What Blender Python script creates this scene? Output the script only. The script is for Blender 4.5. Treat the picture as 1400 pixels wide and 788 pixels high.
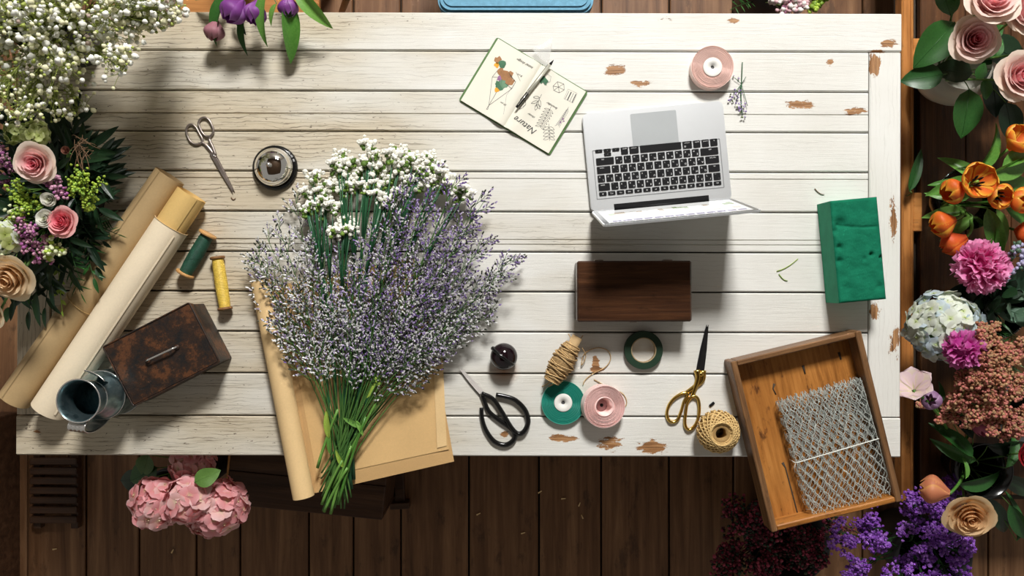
import bpy, math, random
from mathutils import Vector, Matrix, Quaternion, noise as mnoise

random.seed(7)
PI = math.pi
for o in list(bpy.data.objects):
    bpy.data.objects.remove(o, do_unlink=True)
SC = bpy.context.scene
COL = SC.collection

# ------------------------------------------------------------------ camera
TZ = 0.75            # table top height
CAMZ = 2.55
FPX = 1080.0         # focal length in pixels of the 1400x788 frame
cam_d = bpy.data.cameras.new('camera')
cam_d.sensor_width = 36.0
cam_d.lens = 36.0 * FPX / 1400.0
cam_d.clip_start = 0.05
cam = bpy.data.objects.new('camera', cam_d)
COL.objects.link(cam)
cam.location = (0, 0, CAMZ)
SC.camera = cam

# ------------------------------------------------------------------ world, window light, exposure
w = bpy.data.worlds.new('world'); SC.world = w; w.use_nodes = True
w.node_tree.nodes['Background'].inputs[0].default_value = (1.0, 0.95, 0.86, 1)
w.node_tree.nodes['Background'].inputs[1].default_value = 0.27

def area(name, loc, target, sx, sy, power, col):
    d = bpy.data.lights.new(name, 'AREA'); d.shape = 'RECTANGLE'; d.size = sx; d.size_y = sy
    d.energy = power; d.color = col
    o = bpy.data.objects.new(name, d); COL.objects.link(o); o.location = loc
    o.rotation_euler = (Vector(target) - Vector(loc)).to_track_quat('-Z', 'Y').to_euler()
    return o
area('window_daylight', (0.55, 3.62, 4.0), (0.3, 0, 0.75), 0.86, 1.05, 420, (1.0, 0.982, 0.955))

SC.view_settings.view_transform = 'Standard'
SC.view_settings.look = 'None'
SC.view_settings.exposure = 0.0
SC.view_settings.gamma = 1.0
SC.view_settings.use_curve_mapping = False

# ------------------------------------------------------------------ helpers
def WZ(px, py, z):
    s = FPX / (CAMZ - z)
    return Vector(((px - 700) / s, (394 - py) / s, z))
def W(px, py, h=0.0):
    return WZ(px, py, TZ + h)
def V(*a): return Vector(a)

class MB:
    def __init__(s):
        s.v = []; s.f = []; s.m = []; s.s = []; s.t = {}
    def add(s, vs, fs, mi=0, smooth=False, M=None, t=None):
        b = len(s.v)
        for i, p in enumerate(vs):
            q = M @ Vector(p) if M is not None else p
            s.v.append((q[0], q[1], q[2]))
            if t is not None: s.t[b + i] = t[i]
        for f in fs:
            s.f.append([b + i for i in f]); s.m.append(mi); s.s.append(smooth)
        return s
    def box(s, size, c=(0, 0, 0), bev=0.0, mi=0, M=None):
        hx, hy, hz = size[0] / 2, size[1] / 2, size[2] / 2
        h = (hx, hy, hz); bev = min(bev, hx * .9, hy * .9, hz * .9)
        vs = []; idx = {}
        sg = (-1, 1)
        for sx in sg:
            for sy in sg:
                for sz in sg:
                    S = (sx, sy, sz)
                    for a in range(3):
                        p = [S[k] * (h[k] if k == a or bev == 0 else h[k] - bev) for k in range(3)]
                        idx[(S, a)] = len(vs); vs.append(Vector(p))
                        if bev == 0:
                            for b in range(3): idx[(S, b)] = len(vs) - 1
                            break
        fs = []
        def key(a, sa, b, sb, c_, sc):
            S = [0, 0, 0]; S[a] = sa; S[b] = sb; S[c_] = sc
            return tuple(S)
        for a in range(3):
            b, c_ = (a + 1) % 3, (a + 2) % 3
            for sa in sg:
                fs.append([idx[(key(a, sa, b, x, c_, y), a)] for x, y in ((-1, -1), (1, -1), (1, 1), (-1, 1))])
        if bev > 0:
            for a in range(3):
                b, c_ = (a + 1) % 3, (a + 2) % 3
                for sb in sg:
                    for sc in sg:
                        k0 = key(a, -1, b, sb, c_, sc); k1 = key(a, 1, b, sb, c_, sc)
                        fs.append([idx[(k0, b)], idx[(k1, b)], idx[(k1, c_)], idx[(k0, c_)]])
            for sx in sg:
                for sy in sg:
                    for sz in sg:
                        fs.append([idx[((sx, sy, sz), a)] for a in range(3)])
        for f in fs:
            n = (vs[f[1]] - vs[f[0]]).cross(vs[f[2]] - vs[f[1]])
            ce = sum((vs[i] for i in f), Vector()) / len(f)
            if n.dot(ce) < 0: f.reverse()
        cc = Vector(c)
        return s.add([v + cc for v in vs], fs, mi, False, M)
    def tube(s, pts, rad, n=6, mi=0, cap=True, closed=False, M=None, smooth=True, flat=None):
        pts = [Vector(p) for p in pts]; k = len(pts)
        if not hasattr(rad, '__len__'): rad = [rad] * k
        vs = []; fs = []; nrm = None
        for i in range(k):
            if closed: d = pts[(i + 1) % k] - pts[i - 1]
            else: d = pts[min(i + 1, k - 1)] - pts[max(i - 1, 0)]
            if d.length < 1e-9: d = Vector((0, 0, 1))
            d.normalize()
            if nrm is None:
                nrm = d.cross(Vector((0, 0, 1)))
                if nrm.length < 1e-3: nrm = d.cross(Vector((1, 0, 0)))
            nrm = nrm - d * nrm.dot(d)
            if nrm.length < 1e-6: nrm = d.orthogonal()
            nrm.normalize(); bi = d.cross(nrm)
            for j in range(n):
                a = 2 * PI * j / n
                fz = 1.0 if flat is None else flat
                vs.append(pts[i] + (nrm * math.cos(a) + bi * math.sin(a) * fz) * rad[i])
        kk = k if closed else k - 1
        for i in range(kk):
            i2 = (i + 1) % k
            for j in range(n):
                j2 = (j + 1) % n
                fs.append([i * n + j, i * n + j2, i2 * n + j2, i2 * n + j])
        if cap and not closed:
            fs.append(list(range(n))[::-1]); fs.append([(k - 1) * n + j for j in range(n)])
        return s.add(vs, fs, mi, smooth, M)
    def lathe(s, prof, n=32, mi=0, M=None, smooth=True, closed=False):
        vs = []; fs = []; k = len(prof)
        for r, z in prof:
            for j in range(n):
                a = 2 * PI * j / n; vs.append((r * math.cos(a), r * math.sin(a), z))
        for i in range(k if closed else k - 1):
            i2 = (i + 1) % k
            for j in range(n):
                j2 = (j + 1) % n
                fs.append([i * n + j, i * n + j2, i2 * n + j2, i2 * n + j])
        if not closed:
            if prof[0][0] > 1e-6: fs.append(list(range(n))[::-1])
            if prof[-1][0] > 1e-6: fs.append([(k - 1) * n + j for j in range(n)])
        return s.add(vs, fs, mi, smooth, M)
    def prism(s, out, z0, z1, mi=0, M=None):
        n = len(out)
        ar = sum(out[i][0] * out[(i + 1) % n][1] - out[(i + 1) % n][0] * out[i][1] for i in range(n))
        if ar < 0: out = out[::-1]
        vs = [(x, y, z0) for x, y in out] + [(x, y, z1) for x, y in out]
        fs = [list(range(n))[::-1], list(range(n, 2 * n))]
        for i in range(n):
            j = (i + 1) % n; fs.append([i, j, n + j, n + i])
        return s.add(vs, fs, mi, False, M)
    def grid(s, fn, nu, nv, mi=0, M=None, smooth=True, tf=None):
        vs = []; fs = []; t = [] if tf else None
        for i in range(nu + 1):
            for j in range(nv + 1):
                vs.append(Vector(fn(i / nu, j / nv)))
                if tf: t.append(tf(i / nu, j / nv))
        for i in range(nu):
            for j in range(nv):
                a = i * (nv + 1) + j
                fs.append([a, a + nv + 1, a + nv + 2, a + 1])
        return s.add(vs, fs, mi, smooth, M, t)
    def stroke(s, pts, wd, z=0.0, mi=0, M=None):
        """flat inked line on the xy plane"""
        for a, b in zip(pts[:-1], pts[1:]):
            a = Vector(a[:2]); b = Vector(b[:2]); d = b - a
            if d.length < 1e-7: continue
            d.normalize(); n = Vector((-d.y, d.x)) * wd / 2; a = a - d * wd * .3; b = b + d * wd * .3
            s.add([(a.x - n.x, a.y - n.y, z), (b.x - n.x, b.y - n.y, z), (b.x + n.x, b.y + n.y, z), (a.x + n.x, a.y + n.y, z)], [[0, 1, 2, 3]], mi, False, M)
        return s

def ico(r=1.0, sub=0, jit=0.0):
    t = (1 + 5 ** .5) / 2
    vs = [Vector(p).normalized() for p in ((-1, t, 0), (1, t, 0), (-1, -t, 0), (1, -t, 0), (0, -1, t), (0, 1, t), (0, -1, -t), (0, 1, -t), (t, 0, -1), (t, 0, 1), (-t, 0, -1), (-t, 0, 1))]
    fs = [(0, 11, 5), (0, 5, 1), (0, 1, 7), (0, 7, 10), (0, 10, 11), (1, 5, 9), (5, 11, 4), (11, 10, 2), (10, 7, 6), (7, 1, 8), (3, 9, 4), (3, 4, 2), (3, 2, 6), (3, 6, 8), (3, 8, 9), (4, 9, 5), (2, 4, 11), (6, 2, 10), (8, 6, 7), (9, 8, 1)]
    for _ in range(sub):
        mid = {}; nf = []
        def mp(a, b):
            k = (min(a, b), max(a, b))
            if k not in mid:
                mid[k] = len(vs); vs.append(((vs[a] + vs[b]) / 2).normalized())
            return mid[k]
        for a, b, c in fs:
            x, y, z = mp(a, b), mp(b, c), mp(c, a)
            nf += [(a, x, z), (b, y, x), (c, z, y), (x, y, z)]
        fs = nf
    return [v * r * (1 + random.uniform(-jit, jit)) for v in vs], [list(f) for f in fs]

def build(name, mb, mats):
    me = bpy.data.meshes.new(name)
    me.from_pydata(mb.v, [], mb.f)
    me.polygons.foreach_set('material_index', mb.m)
    me.polygons.foreach_set('use_smooth', mb.s)
    if mb.t:
        at = me.attributes.new('t', 'FLOAT', 'POINT')
        at.data.foreach_set('value', [mb.t.get(i, 0.0) for i in range(len(mb.v))])
    if not isinstance(mats, (list, tuple)): mats = [mats]
    for m in mats: me.materials.append(m)
    me.update()
    return me
def put(name, me, parent=None, M=None, loc=None):
    o = bpy.data.objects.new(name, me); COL.objects.link(o)
    if parent is not None: o.parent = parent
    if M is not None: o.matrix_basis = M
    if loc is not None: o.location = loc
    return o
def part(name, mb, mats, parent, M=None, stuff=False, label=None):
    if isinstance(parent, Thing): 
        o = put(name, build(name, mb, mats), parent.o, M)
    else: o = put(name, build(name, mb, mats), parent, M)
    if stuff: o['kind'] = 'stuff'
    if label: o['label'] = label
    return o
class Thing:
    def __init__(s, name, label, cat, loc, rz=0.0, group=None):
        s.o = bpy.data.objects.new(name, None); COL.objects.link(s.o)
        s.o.empty_display_size = 0.02
        s.o.location = loc; s.o.rotation_euler = (0, 0, rz)
        s.L = Vector(loc); s.rz = rz
        tag(s.o, label, cat, group)
    def loc(s, p):
        """world point to this thing's own frame"""
        return Matrix.Rotation(-s.rz, 3, 'Z') @ (Vector(p) - s.L)
    def put(s, name, me, M=None):
        return put(name, me, s.o, M)
def tag(o, label, cat, group=None):
    o['label'] = label; o['category'] = cat
    if group: o['group'] = group
    return o
def solo(name, mb, mats, label, cat, loc=(0, 0, 0), rz=0.0, group=None, M=None):
    o = put(name, build(name, mb, mats)); 
    if M is not None: o.matrix_basis = M
    else:
        o.location = loc; o.rotation_euler = (0, 0, rz)
    return tag(o, label, cat, group)
def struct(name, mb, mats, loc=(0, 0, 0)):
    o = put(name, build(name, mb, mats), None, None, loc); o['kind'] = 'structure'; return o
def frame(pos, zdir, spin=0.0, sc=1.0):
    q = Vector(zdir).to_track_quat('Z', 'Y')
    return Matrix.Translation(pos) @ q.to_matrix().to_4x4() @ Matrix.Rotation(spin, 4, 'Z') @ Matrix.Scale(sc, 4)
def xframe(pos, xdir, up=(0, 0, 1), sc=1.0, roll=0.0):
    x = Vector(xdir).normalized(); u = Vector(up)
    y = u.cross(x)
    if y.length < 1e-4: y = x.orthogonal()
    y.normalize(); z = x.cross(y)
    R = Matrix((x, y, z)).transposed().to_4x4()
    return Matrix.Translation(pos) @ R @ Matrix.Rotation(roll, 4, 'X') @ Matrix.Scale(sc, 4)
def bez(a, b, c, n):
    a, b, c = Vector(a), Vector(b), Vector(c)
    return [a * (1 - t) ** 2 + b * 2 * t * (1 - t) + c * t * t for t in [i / n for i in range(n + 1)]]
def smooth_closed(pts, n=4):
    k = len(pts); out = []
    for i in range(k):
        p0, p1, p2, p3 = (Vector(pts[(i + d) % k]) for d in (-1, 0, 1, 2))
        for j in range(n):
            t = j / n
            out.append(0.5 * ((2 * p1) + (p2 - p0) * t + (2 * p0 - 5 * p1 + 4 * p2 - p3) * t * t + (3 * p1 - p0 - 3 * p2 + p3) * t ** 3))
    return out
def smooth_open(pts, n=4):
    P = [Vector(p) for p in pts]; P = [P[0] * 2 - P[1]] + P + [P[-1] * 2 - P[-2]]
    out = []
    for i in range(1, len(P) - 2):
        p0, p1, p2, p3 = P[i - 1:i + 3]
        for j in range(n):
            t = j / n
            out.append(0.5 * ((2 * p1) + (p2 - p0) * t + (2 * p0 - 5 * p1 + 4 * p2 - p3) * t * t + (3 * p1 - p0 - 3 * p2 + p3) * t ** 3))
    out.append(P[-2]); return out
def rnd(a, b): return random.uniform(a, b)

# ------------------------------------------------------------------ materials
class NT:
    def __init__(s, name):
        s.mat = bpy.data.materials.new(name); s.mat.use_nodes = True
        s.t = s.mat.node_tree; s.b = s.t.nodes['Principled BSDF']; s.out = s.t.nodes['Material Output']
    def n(s, typ, **kw):
        x = s.t.nodes.new(typ)
        for k, v in kw.items(): setattr(x, k, v)
        return x
    def l(s, a, b): s.t.links.new(a, b)
    def val(s, x, inp):
        if isinstance(x, (int, float)): inp.default_value = x
        else: s.l(x, inp)
    def math(s, op, a, b=0.0, clamp=False):
        x = s.n('ShaderNodeMath', operation=op, use_clamp=clamp); s.val(a, x.inputs[0]); s.val(b, x.inputs[1]); return x.outputs[0]
    def noise(s, vec, scale, detail=4, rough=.55, dist=0.0):
        x = s.n('ShaderNodeTexNoise'); x.inputs['Scale'].default_value = scale; x.inputs['Detail'].default_value = detail
        x.inputs['Roughness'].default_value = rough; x.inputs['Distortion'].default_value = dist
        if vec is not None: s.l(vec, x.inputs['Vector'])
        return x.outputs['Fac']
    def ramp(s, fac, stops, interp='LINEAR'):
        x = s.n('ShaderNodeValToRGB'); x.color_ramp.interpolation = interp
        e = x.color_ramp.elements
        while len(e) < len(stops): e.new(.5)
        for i, (p, c) in enumerate(stops):
            e[i].position = p
            if isinstance(c, (int, float)): c = (c, c, c)
            e[i].color = (*c, 1)
        s.l(fac, x.inputs[0]); return x.outputs[0]
    def mix(s, fac, a, b, mode='MIX'):
        x = s.n('ShaderNodeMix', data_type='RGBA', blend_type=mode)
        s.val(fac, x.inputs[0])
        for v, i in ((a, 6), (b, 7)):
            if isinstance(v, (tuple, list)): x.inputs[i].default_value = (*v[:3], 1)
            else: s.l(v, x.inputs[i])
        return x.outputs[2]
    def obj(s, scale=(1, 1, 1), rand=True):
        tc = s.n('ShaderNodeTexCoord'); mp = s.n('ShaderNodeMapping'); mp.inputs['Scale'].default_value = scale
        v = tc.outputs['Object']
        if rand:
            oi = s.n('ShaderNodeObjectInfo'); ad = s.n('ShaderNodeVectorMath', operation='ADD')
            mu = s.math('MULTIPLY', oi.outputs['Random'], 31.0)
            s.l(v, ad.inputs[0]); s.l(mu, ad.inputs[1]); v = ad.outputs[0]
        s.l(v, mp.inputs['Vector']); return mp.outputs[0]
    def bump(s, h, strength=.3, dist=.01):
        x = s.n('ShaderNodeBump'); x.inputs['Strength'].default_value = strength; x.inputs['Distance'].default_value = dist
        s.l(h, x.inputs['Height']); s.l(x.outputs[0], s.b.inputs['Normal'])
    def base(s, c):
        if isinstance(c, (tuple, list)): s.b.inputs['Base Color'].default_value = (*c[:3], 1)
        else: s.l(c, s.b.inputs['Base Color'])
    def set(s, **kw):
        for k, v in kw.items(): s.b.inputs[k.replace('_', ' ')].default_value = v
        return s

def plain(name, c, rough=.5, metal=0.0, var=.12, scale=25, bump=0.0, bscale=60, **kw):
    m = NT(name); v = m.obj(rand=True)
    f = m.noise(v, scale, 4)
    lo = tuple(x * (1 - var) for x in c); hi = tuple(min(1, x * (1 + var)) for x in c)
    m.base(m.ramp(f, [(.3, lo), (.7, hi)]))
    m.set(Roughness=rough, Metallic=metal, **kw)
    if bump: m.bump(m.noise(v, bscale, 5), bump, .002)
    return m.mat
def wood(name, dark, mid, light, rough=.5, sc=1.0, bump=.25, spots=0.0, spot=(0.03, .02, .015), coat=0.0):
    m = NT(name)
    v = m.obj((1.6 * sc, 28 * sc, 28 * sc)); v2 = m.obj((3 * sc, 7 * sc, 7 * sc))
    f = m.noise(v, 1.6, 7, .62, .35); g = m.noise(v2, 1.2, 5, .6)
    c = m.ramp(f, [(.28, dark), (.5, mid), (.74, light)])
    c = m.mix(m.ramp(g, [(.3, .5), (.75, 0)]), c, dark, 'MIX')
    if spots:
        k = m.noise(m.obj((5 * sc, 12 * sc, 12 * sc)), 2.0, 6, .7)
        c = m.mix(m.ramp(k, [(.57, 0), (.67, spots)]), c, spot)
    m.base(c); m.set(Roughness=rough, Specular_IOR_Level=.28)
    if coat: m.set(Coat_Weight=coat, Coat_Roughness=.2)
    m.bump(f, bump, .004)
    return m.mat
def leafy(name, c1, c2, rough=.42, transl=.25, attr=False):
    m = NT(name)
    oi = m.n('ShaderNodeObjectInfo')
    f = m.noise(m.obj(rand=True), 30, 3)
    f2 = m.math('ADD', m.math('MULTIPLY', f, .5), m.math('MULTIPLY', oi.outputs['Random'], .5))
    c = m.ramp(f2, [(.25, c1), (.75, c2)])
    m.base(c); m.set(Roughness=rough)
    tr = m.n('ShaderNodeBsdfTranslucent'); m.l(c, tr.inputs[0])
    mx = m.n('ShaderNodeMixShader'); mx.inputs[0].default_value = transl
    m.l(m.b.outputs[0], mx.inputs[1]); m.l(tr.outputs[0], mx.inputs[2]); m.l(mx.outputs[0], m.out.inputs[0])
    return m.mat
def petalmat(name, stops, rough=.55, transl=.3, vein=.08):
    m = NT(name)
    at = m.n('ShaderNodeAttribute', attribute_name='t')
    c = m.ramp(at.outputs['Fac'], stops)
    f = m.noise(m.obj(rand=True), 6, 3)
    c = m.mix(m.math('MULTIPLY', f, vein * 2), c, stops[0][1])
    m.base(c); m.set(Roughness=rough)
    tr = m.n('ShaderNodeBsdfTranslucent'); m.l(c, tr.inputs[0])
    mx = m.n('ShaderNodeMixShader'); mx.inputs[0].default_value = transl
    m.l(m.b.outputs[0], mx.inputs[1]); m.l(tr.outputs[0], mx.inputs[2]); m.l(mx.outputs[0], m.out.inputs[0])
    return m.mat

def painted_planks():
    m = NT('white_painted_wood')
    v = m.obj((1, 1, 1))
    vg = m.obj((5.0, 150, 150)); vm = m.obj((1.5, 4, 4)); vs = m.obj((6, 12, 12))
    grain = m.noise(vg, 1.7, 9, .68, .9)
    zone = m.noise(vm, 1.3, 3)
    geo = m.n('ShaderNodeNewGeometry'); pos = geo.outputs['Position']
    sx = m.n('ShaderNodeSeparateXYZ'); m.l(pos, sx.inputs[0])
    # weathered paint towards the left end; its darkening also paints in light falloff
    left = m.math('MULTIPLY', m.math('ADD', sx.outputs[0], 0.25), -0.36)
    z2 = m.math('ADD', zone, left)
    base = m.ramp(m.noise(v, 5, 5), [(.3, (.68, .665, .61)), (.7, (.76, .755, .715))])
    grey = m.ramp(grain, [(.32, (.36, .31, .22)), (.54, (.60, .55, .44))])
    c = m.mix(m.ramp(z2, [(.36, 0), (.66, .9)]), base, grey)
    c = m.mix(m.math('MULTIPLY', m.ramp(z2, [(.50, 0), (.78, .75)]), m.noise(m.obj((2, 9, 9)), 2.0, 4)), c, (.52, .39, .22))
    crack = m.ramp(grain, [(.355, 1), (.40, 0)])
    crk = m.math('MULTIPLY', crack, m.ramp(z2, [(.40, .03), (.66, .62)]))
    c = m.mix(crk, c, (.115, .085, .06))
    wv = m.n('ShaderNodeTexWave', wave_type='BANDS', bands_direction='Y', wave_profile='SIN'); m.l(m.obj((.55, 1, 1)), wv.inputs['Vector'])
    wv.inputs['Scale'].default_value = 34; wv.inputs['Distortion'].default_value = 9; wv.inputs['Detail'].default_value = 3.5; wv.inputs['Detail Scale'].default_value = .55; wv.inputs['Detail Roughness'].default_value = .6
    ring = m.math('MULTIPLY', m.ramp(wv.outputs['Fac'], [(.03, 1), (.13, 0)]), m.ramp(m.noise(m.obj((3, 14, 14)), 3.0, 5, .6), [(.42, 0), (.6, 1)]))
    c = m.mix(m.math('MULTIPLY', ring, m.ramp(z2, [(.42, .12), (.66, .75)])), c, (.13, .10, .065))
    speck = m.noise(vs, 14, 3, .6)
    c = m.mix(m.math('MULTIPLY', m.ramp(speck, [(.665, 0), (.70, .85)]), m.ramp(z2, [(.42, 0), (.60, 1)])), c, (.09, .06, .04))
    # worn patches down to the bare wood, and stains, each with a place of its own
    nz = m.noise(m.obj((9, 22, 22), True), 3.2, 9, .75)
    tot = None
    PATCH = [(892, 612, 26, 13, 1.15), (691, 594, 10, 8, .85), (770, 600, 28, 7, .95), (835, 606, 26, 16, .8), (1196, 88, 9, 20, 1.3), (842, 96, 26, 11, .95),
             (814, 499, 7, 16, 1.25), (816, 506, 15, 4, 1.0), (1095, 143, 32, 8, .9), (1170, 152, 22, 8, .95), (1200, 70, 16, 4, 1.1), (1222, 300, 8, 38, .9), (1135, 85, 8, 7, .9),
             (875, 115, 22, 7, .8), (1225, 465, 14, 34, .72), (1195, 425, 10, 16, 1.0), (1002, 28, 12, 6, .8), (1215, 60, 20, 12, .75), (52, 590, 10, 5, .75), (905, 25, 25, 6, .7)]
    for px, py, rx, ry, st in PATCH:
        p = W(px, py); mp = m.n('ShaderNodeMapping'); mp.vector_type = 'TEXTURE'
        mp.inputs['Location'].default_value = (p.x, p.y, TZ); mp.inputs['Scale'].default_value = (rx / 600, ry / 600, .1)
        m.l(pos, mp.inputs['Vector'])
        ln = m.n('ShaderNodeVectorMath', operation='LENGTH'); m.l(mp.outputs[0], ln.inputs[0])
        q = m.math('MULTIPLY', m.math('SUBTRACT', 1.25, ln.outputs['Value'], True), st)
        tot = q if tot is None else m.math('MAXIMUM', tot, q)
    k = m.math('ADD', m.math('MULTIPLY', tot, .42), nz)
    chip = m.ramp(k, [(.735, 0), (.765, 1)])
    bare = m.ramp(grain, [(.36, (.07, .03, .012)), (.46, (.27, .12, .04)), (.6, (.46, .25, .11))])
    c = m.mix(chip, c, bare)
    p = W(689, 508); mp = m.n('ShaderNodeMapping'); mp.vector_type = 'TEXTURE'
    mp.inputs['Location'].default_value = (p.x, p.y, TZ); mp.inputs['Scale'].default_value = (24 / 600, 22 / 600, .1)
    m.l(pos, mp.inputs['Vector']); ln = m.n('ShaderNodeVectorMath', operation='LENGTH'); m.l(mp.outputs[0], ln.inputs[0])
    c = m.mix(m.math('MULTIPLY', m.math('SUBTRACT', 1.0, ln.outputs['Value'], True), m.ramp(grain, [(.3, 1), (.7, .6)])), c, (.36, .13, .03))
    m.base(c); m.set(Roughness=.55)
    hh = m.math('SUBTRACT', m.math('MULTIPLY', grain, .6), m.math('MULTIPLY', chip, .5))
    m.bump(hh, .35, .003)
    return m.mat
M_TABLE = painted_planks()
M_DARK = plain('dark_underside_wood', (.05, .035, .022), .8)
M_FLOOR = wood('dark_floor_boards', (.085, .038, .016), (.21, .102, .047), (.37, .20, .098), .5, .8, .3, .5, (.02, .012, .008))
M_BENCH = wood('bench_wood', (.24, .085, .02), (.56, .235, .065), (.72, .34, .11), .35, 1.2, .25, .5)
M_BENCHD = wood('bench_panel_wood', (.04, .016, .006), (.10, .042, .016), (.18, .078, .03), .42, 1.2, .25, .5)
M_TRAY = wood('tray_wood', (.20, .07, .012), (.47, .19, .042), (.64, .29, .075), .42, 1.8, .25, .85, (.07, .022, .008))
M_TRAYE = wood('tray_edge_wood', (.09, .042, .018), (.2, .10, .042), (.38, .2, .09), .4, 2.2, .25, .5)
M_BOX = wood('dark_box_wood', (.022, .009, .005), (.058, .023, .010), (.12, .05, .02), .3, 2.0, .25, .4, (.01, .005, .003), .25)
M_PALE = wood('pale_wood', (.35, .2, .09), (.52, .32, .15), (.62, .4, .2), .45, 3, .15)
M_SPOOL = wood('spool_wood', (.42, .21, .07), (.58, .32, .12), (.68, .42, .18), .45, 4, .15)
M_SPOOLD = wood('brown_spool_wood', (.15, .07, .03), (.26, .13, .05), (.36, .19, .08), .45, 4, .15)
M_CRATE = wood('dark_crate_wood', (.03, .014, .008), (.075, .035, .018), (.13, .065, .034), .4, 1.0, .3, .4)
M_STOOL = wood('orange_stool_wood', (.3, .12, .035), (.5, .22, .07), (.62, .3, .1), .4, 1.5, .2)
M_BLACK = plain('black_enamel', (.006, .006, .006), .16, 0, .1)
M_BLACKM = plain('black_plastic', (.010, .010, .011), .5, 0, .1, Specular_IOR_Level=.15)
M_PAPER = plain('white_paper', (.8, .79, .74), .75, 0, .03, 10)
M_CREAM = plain('cream_page', (.80, .77, .66), .75, 0, .03, 10)
M_STEEL = plain('polished_steel', (.66, .64, .61), .22, .8, .1)
M_STEELD = plain('old_steel', (.33, .28, .25), .34, .75, .25, 40, .1)
M_BLADE = plain('bright_blade', (.78, .74, .70), .38, .35, .06)
M_GOLD = plain('brass_gold', (.72, .48, .12), .2, 1.0, .12)
M_CHROME = plain('chrome', (.85, .84, .82), .04, 1.0, .03)
M_ALU = plain('anodised_aluminium', (.70, .72, .73), .42, .75, .02, 8)
M_INK = plain('ink', (.03, .03, .03), .7)

# ------------------------------------------------------------------ floor and wall
mb = MB(); mb.box((6.0, 6.9, .04), (0, .4, -.045))
floor = struct('floor', mb, M_DARK)
seams = [37, 117, 190, 268, 328, 422, 483, 548, 641, 737, 822, 915, 1003, 1090, 1180, 1268, 1352, 1440]
xs = [(p - 700) / 423.5 for p in seams]
while xs[0] > -2.8: xs.insert(0, xs[0] - rnd(.17, .22))
while xs[-1] < 2.8: xs.append(xs[-1] + rnd(.17, .22))
for a, b in zip(xs[:-1], xs[1:]):
    mb = MB(); mb.box((6.7, b - a - .006, .024), (0, 0, 0), .003)
    part('plank', mb, M_FLOOR, floor, Matrix.Translation(((a + b) / 2, .36, -.0125 + rnd(-.001, .001))) @ Matrix.Rotation(PI / 2, 4, 'Z'))
M_WALL = plain('plaster', (.62, .58, .52), .9, 0, .06, 3, .2, 30)
WX, WZ0, WW, WH = .55, 4.0, 1.10, 1.30       # window opening centre and size
mb = MB()
x0, x1, z0, z1 = WX - WW / 2, WX + WW / 2, WZ0 - WH / 2, WZ0 + WH / 2
WY, WT = 3.78, 5.2
mb.box((x0 + 3, .12, WT), ((x0 - 3) / 2, WY, WT / 2)); mb.box((3 - x1, .12, WT), ((x1 + 3) / 2, WY, WT / 2))
mb.box((WW, .12, z0), (WX, WY, z0 / 2)); mb.box((WW, .12, WT - z1), (WX, WY, (z1 + WT) / 2))
struct('wall_back', mb, M_WALL)
mb = MB(); mb.box((6.0, 6.9, .1), (0, .4, 5.25)); struct('unseen_ceiling', mb, wood('unseen_ceiling_wood', (.05, .03, .02), (.09, .055, .03), (.13, .08, .05)))  # unseen dark ceiling, added to block ambient light from above
M_WHITEP = plain('white_gloss_paint', (.75, .73, .68), .4, 0, .03)
win = bpy.data.objects.new('window_1', None); COL.objects.link(win); win.location = (WX, WY, z0); win['kind'] = 'structure'
for sx, sz, cx, cz in ((.04, WH, -WW / 2 + .02, WH / 2), (.04, WH, WW / 2 - .02, WH / 2), (WW - .08, .04, 0, .02), (WW - .08, .04, 0, WH - .02), (.02, WH - .08, 0, WH / 2), (WW - .08, .02, 0, WH * .5)):
    mb = MB(); mb.box((sx, .06, sz), (0, 0, 0), .003); part('window_bar', mb, M_WHITEP, win, Matrix.Translation((cx, .0, cz)))
g = NT('window_glass'); g.base((1, 1, 1)); g.set(Roughness=.02, Transmission_Weight=1.0, IOR=1.45)
for sx in (-1, 1):
    for k in (0, 1):
        mb = MB(); mb.box((WW / 2 - .05, .004, WH / 2 - .05)); part('pane', mb, g.mat, win, Matrix.Translation((sx * (WW / 4 - .015), .02, .04 + (WH / 2 - .05) / 2 + k * (WH / 2 - .03))))

# ------------------------------------------------------------------ table: an old planked door used as a worktop
TROT = -.0028
tcx, tcy = W(627, 320).x, W(627, 320).y
table = Thing('work_table', 'long work table with chipped white painted plank top', 'table', (tcx, tcy, 0), TROT)
def tpl(px0, py0, px1, py1, vert=False, grooves=(), name='plank'):
    """a plank with a top at table height given by pixel box; grooves are pixel rows"""
    a = W(px0, py1); b = W(px1, py0); L = b.x - a.x; Wd = b.y - a.y
    c = (a + b) / 2 - Vector((tcx, tcy, TZ))
    if vert: L, Wd = Wd, L
    g = .0016; hw = Wd / 2 - g; bv = .0025; T = .03
    pr = [(-hw, -T), (-hw, -bv), (-hw + bv, 0)]
    for gy in sorted(grooves, reverse=True):
        y = (b.y + a.y) / 2; yy = W(0, gy).y - y
        pr += [(yy - .0016, 0), (yy - .0004, -.003), (yy + .0004, -.003), (yy + .0016, 0)]
    pr += [(hw - bv, 0), (hw, -bv), (hw, -T)]
    n = len(pr); m_ = MB()
    vs = [(-L / 2 + g, y, z) for y, z in pr] + [(L / 2 - g, y, z) for y, z in pr]
    fs = [[i, n + i, n + (i + 1) % n, (i + 1) % n] for i in range(n)] + [list(range(n)), list(range(n, 2 * n))[::-1]]
    fs = [f[::-1] for f in fs]
    m_.add(vs, fs)
    R = Matrix.Rotation(PI / 2, 4, 'Z') if vert else Matrix.Identity(4)
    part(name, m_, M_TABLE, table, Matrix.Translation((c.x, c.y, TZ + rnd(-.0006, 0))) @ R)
ys = [16, 69.5, 124.5, 180, 234.5, 289.5, 344.5, 399, 454, 511, 569.5, 625]
gro = {2: [155.5], 4: [244], 5: [327.5, 334]}
LX, RX, SL, SR = 22, 1232.5, 70, 1187.5
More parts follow.
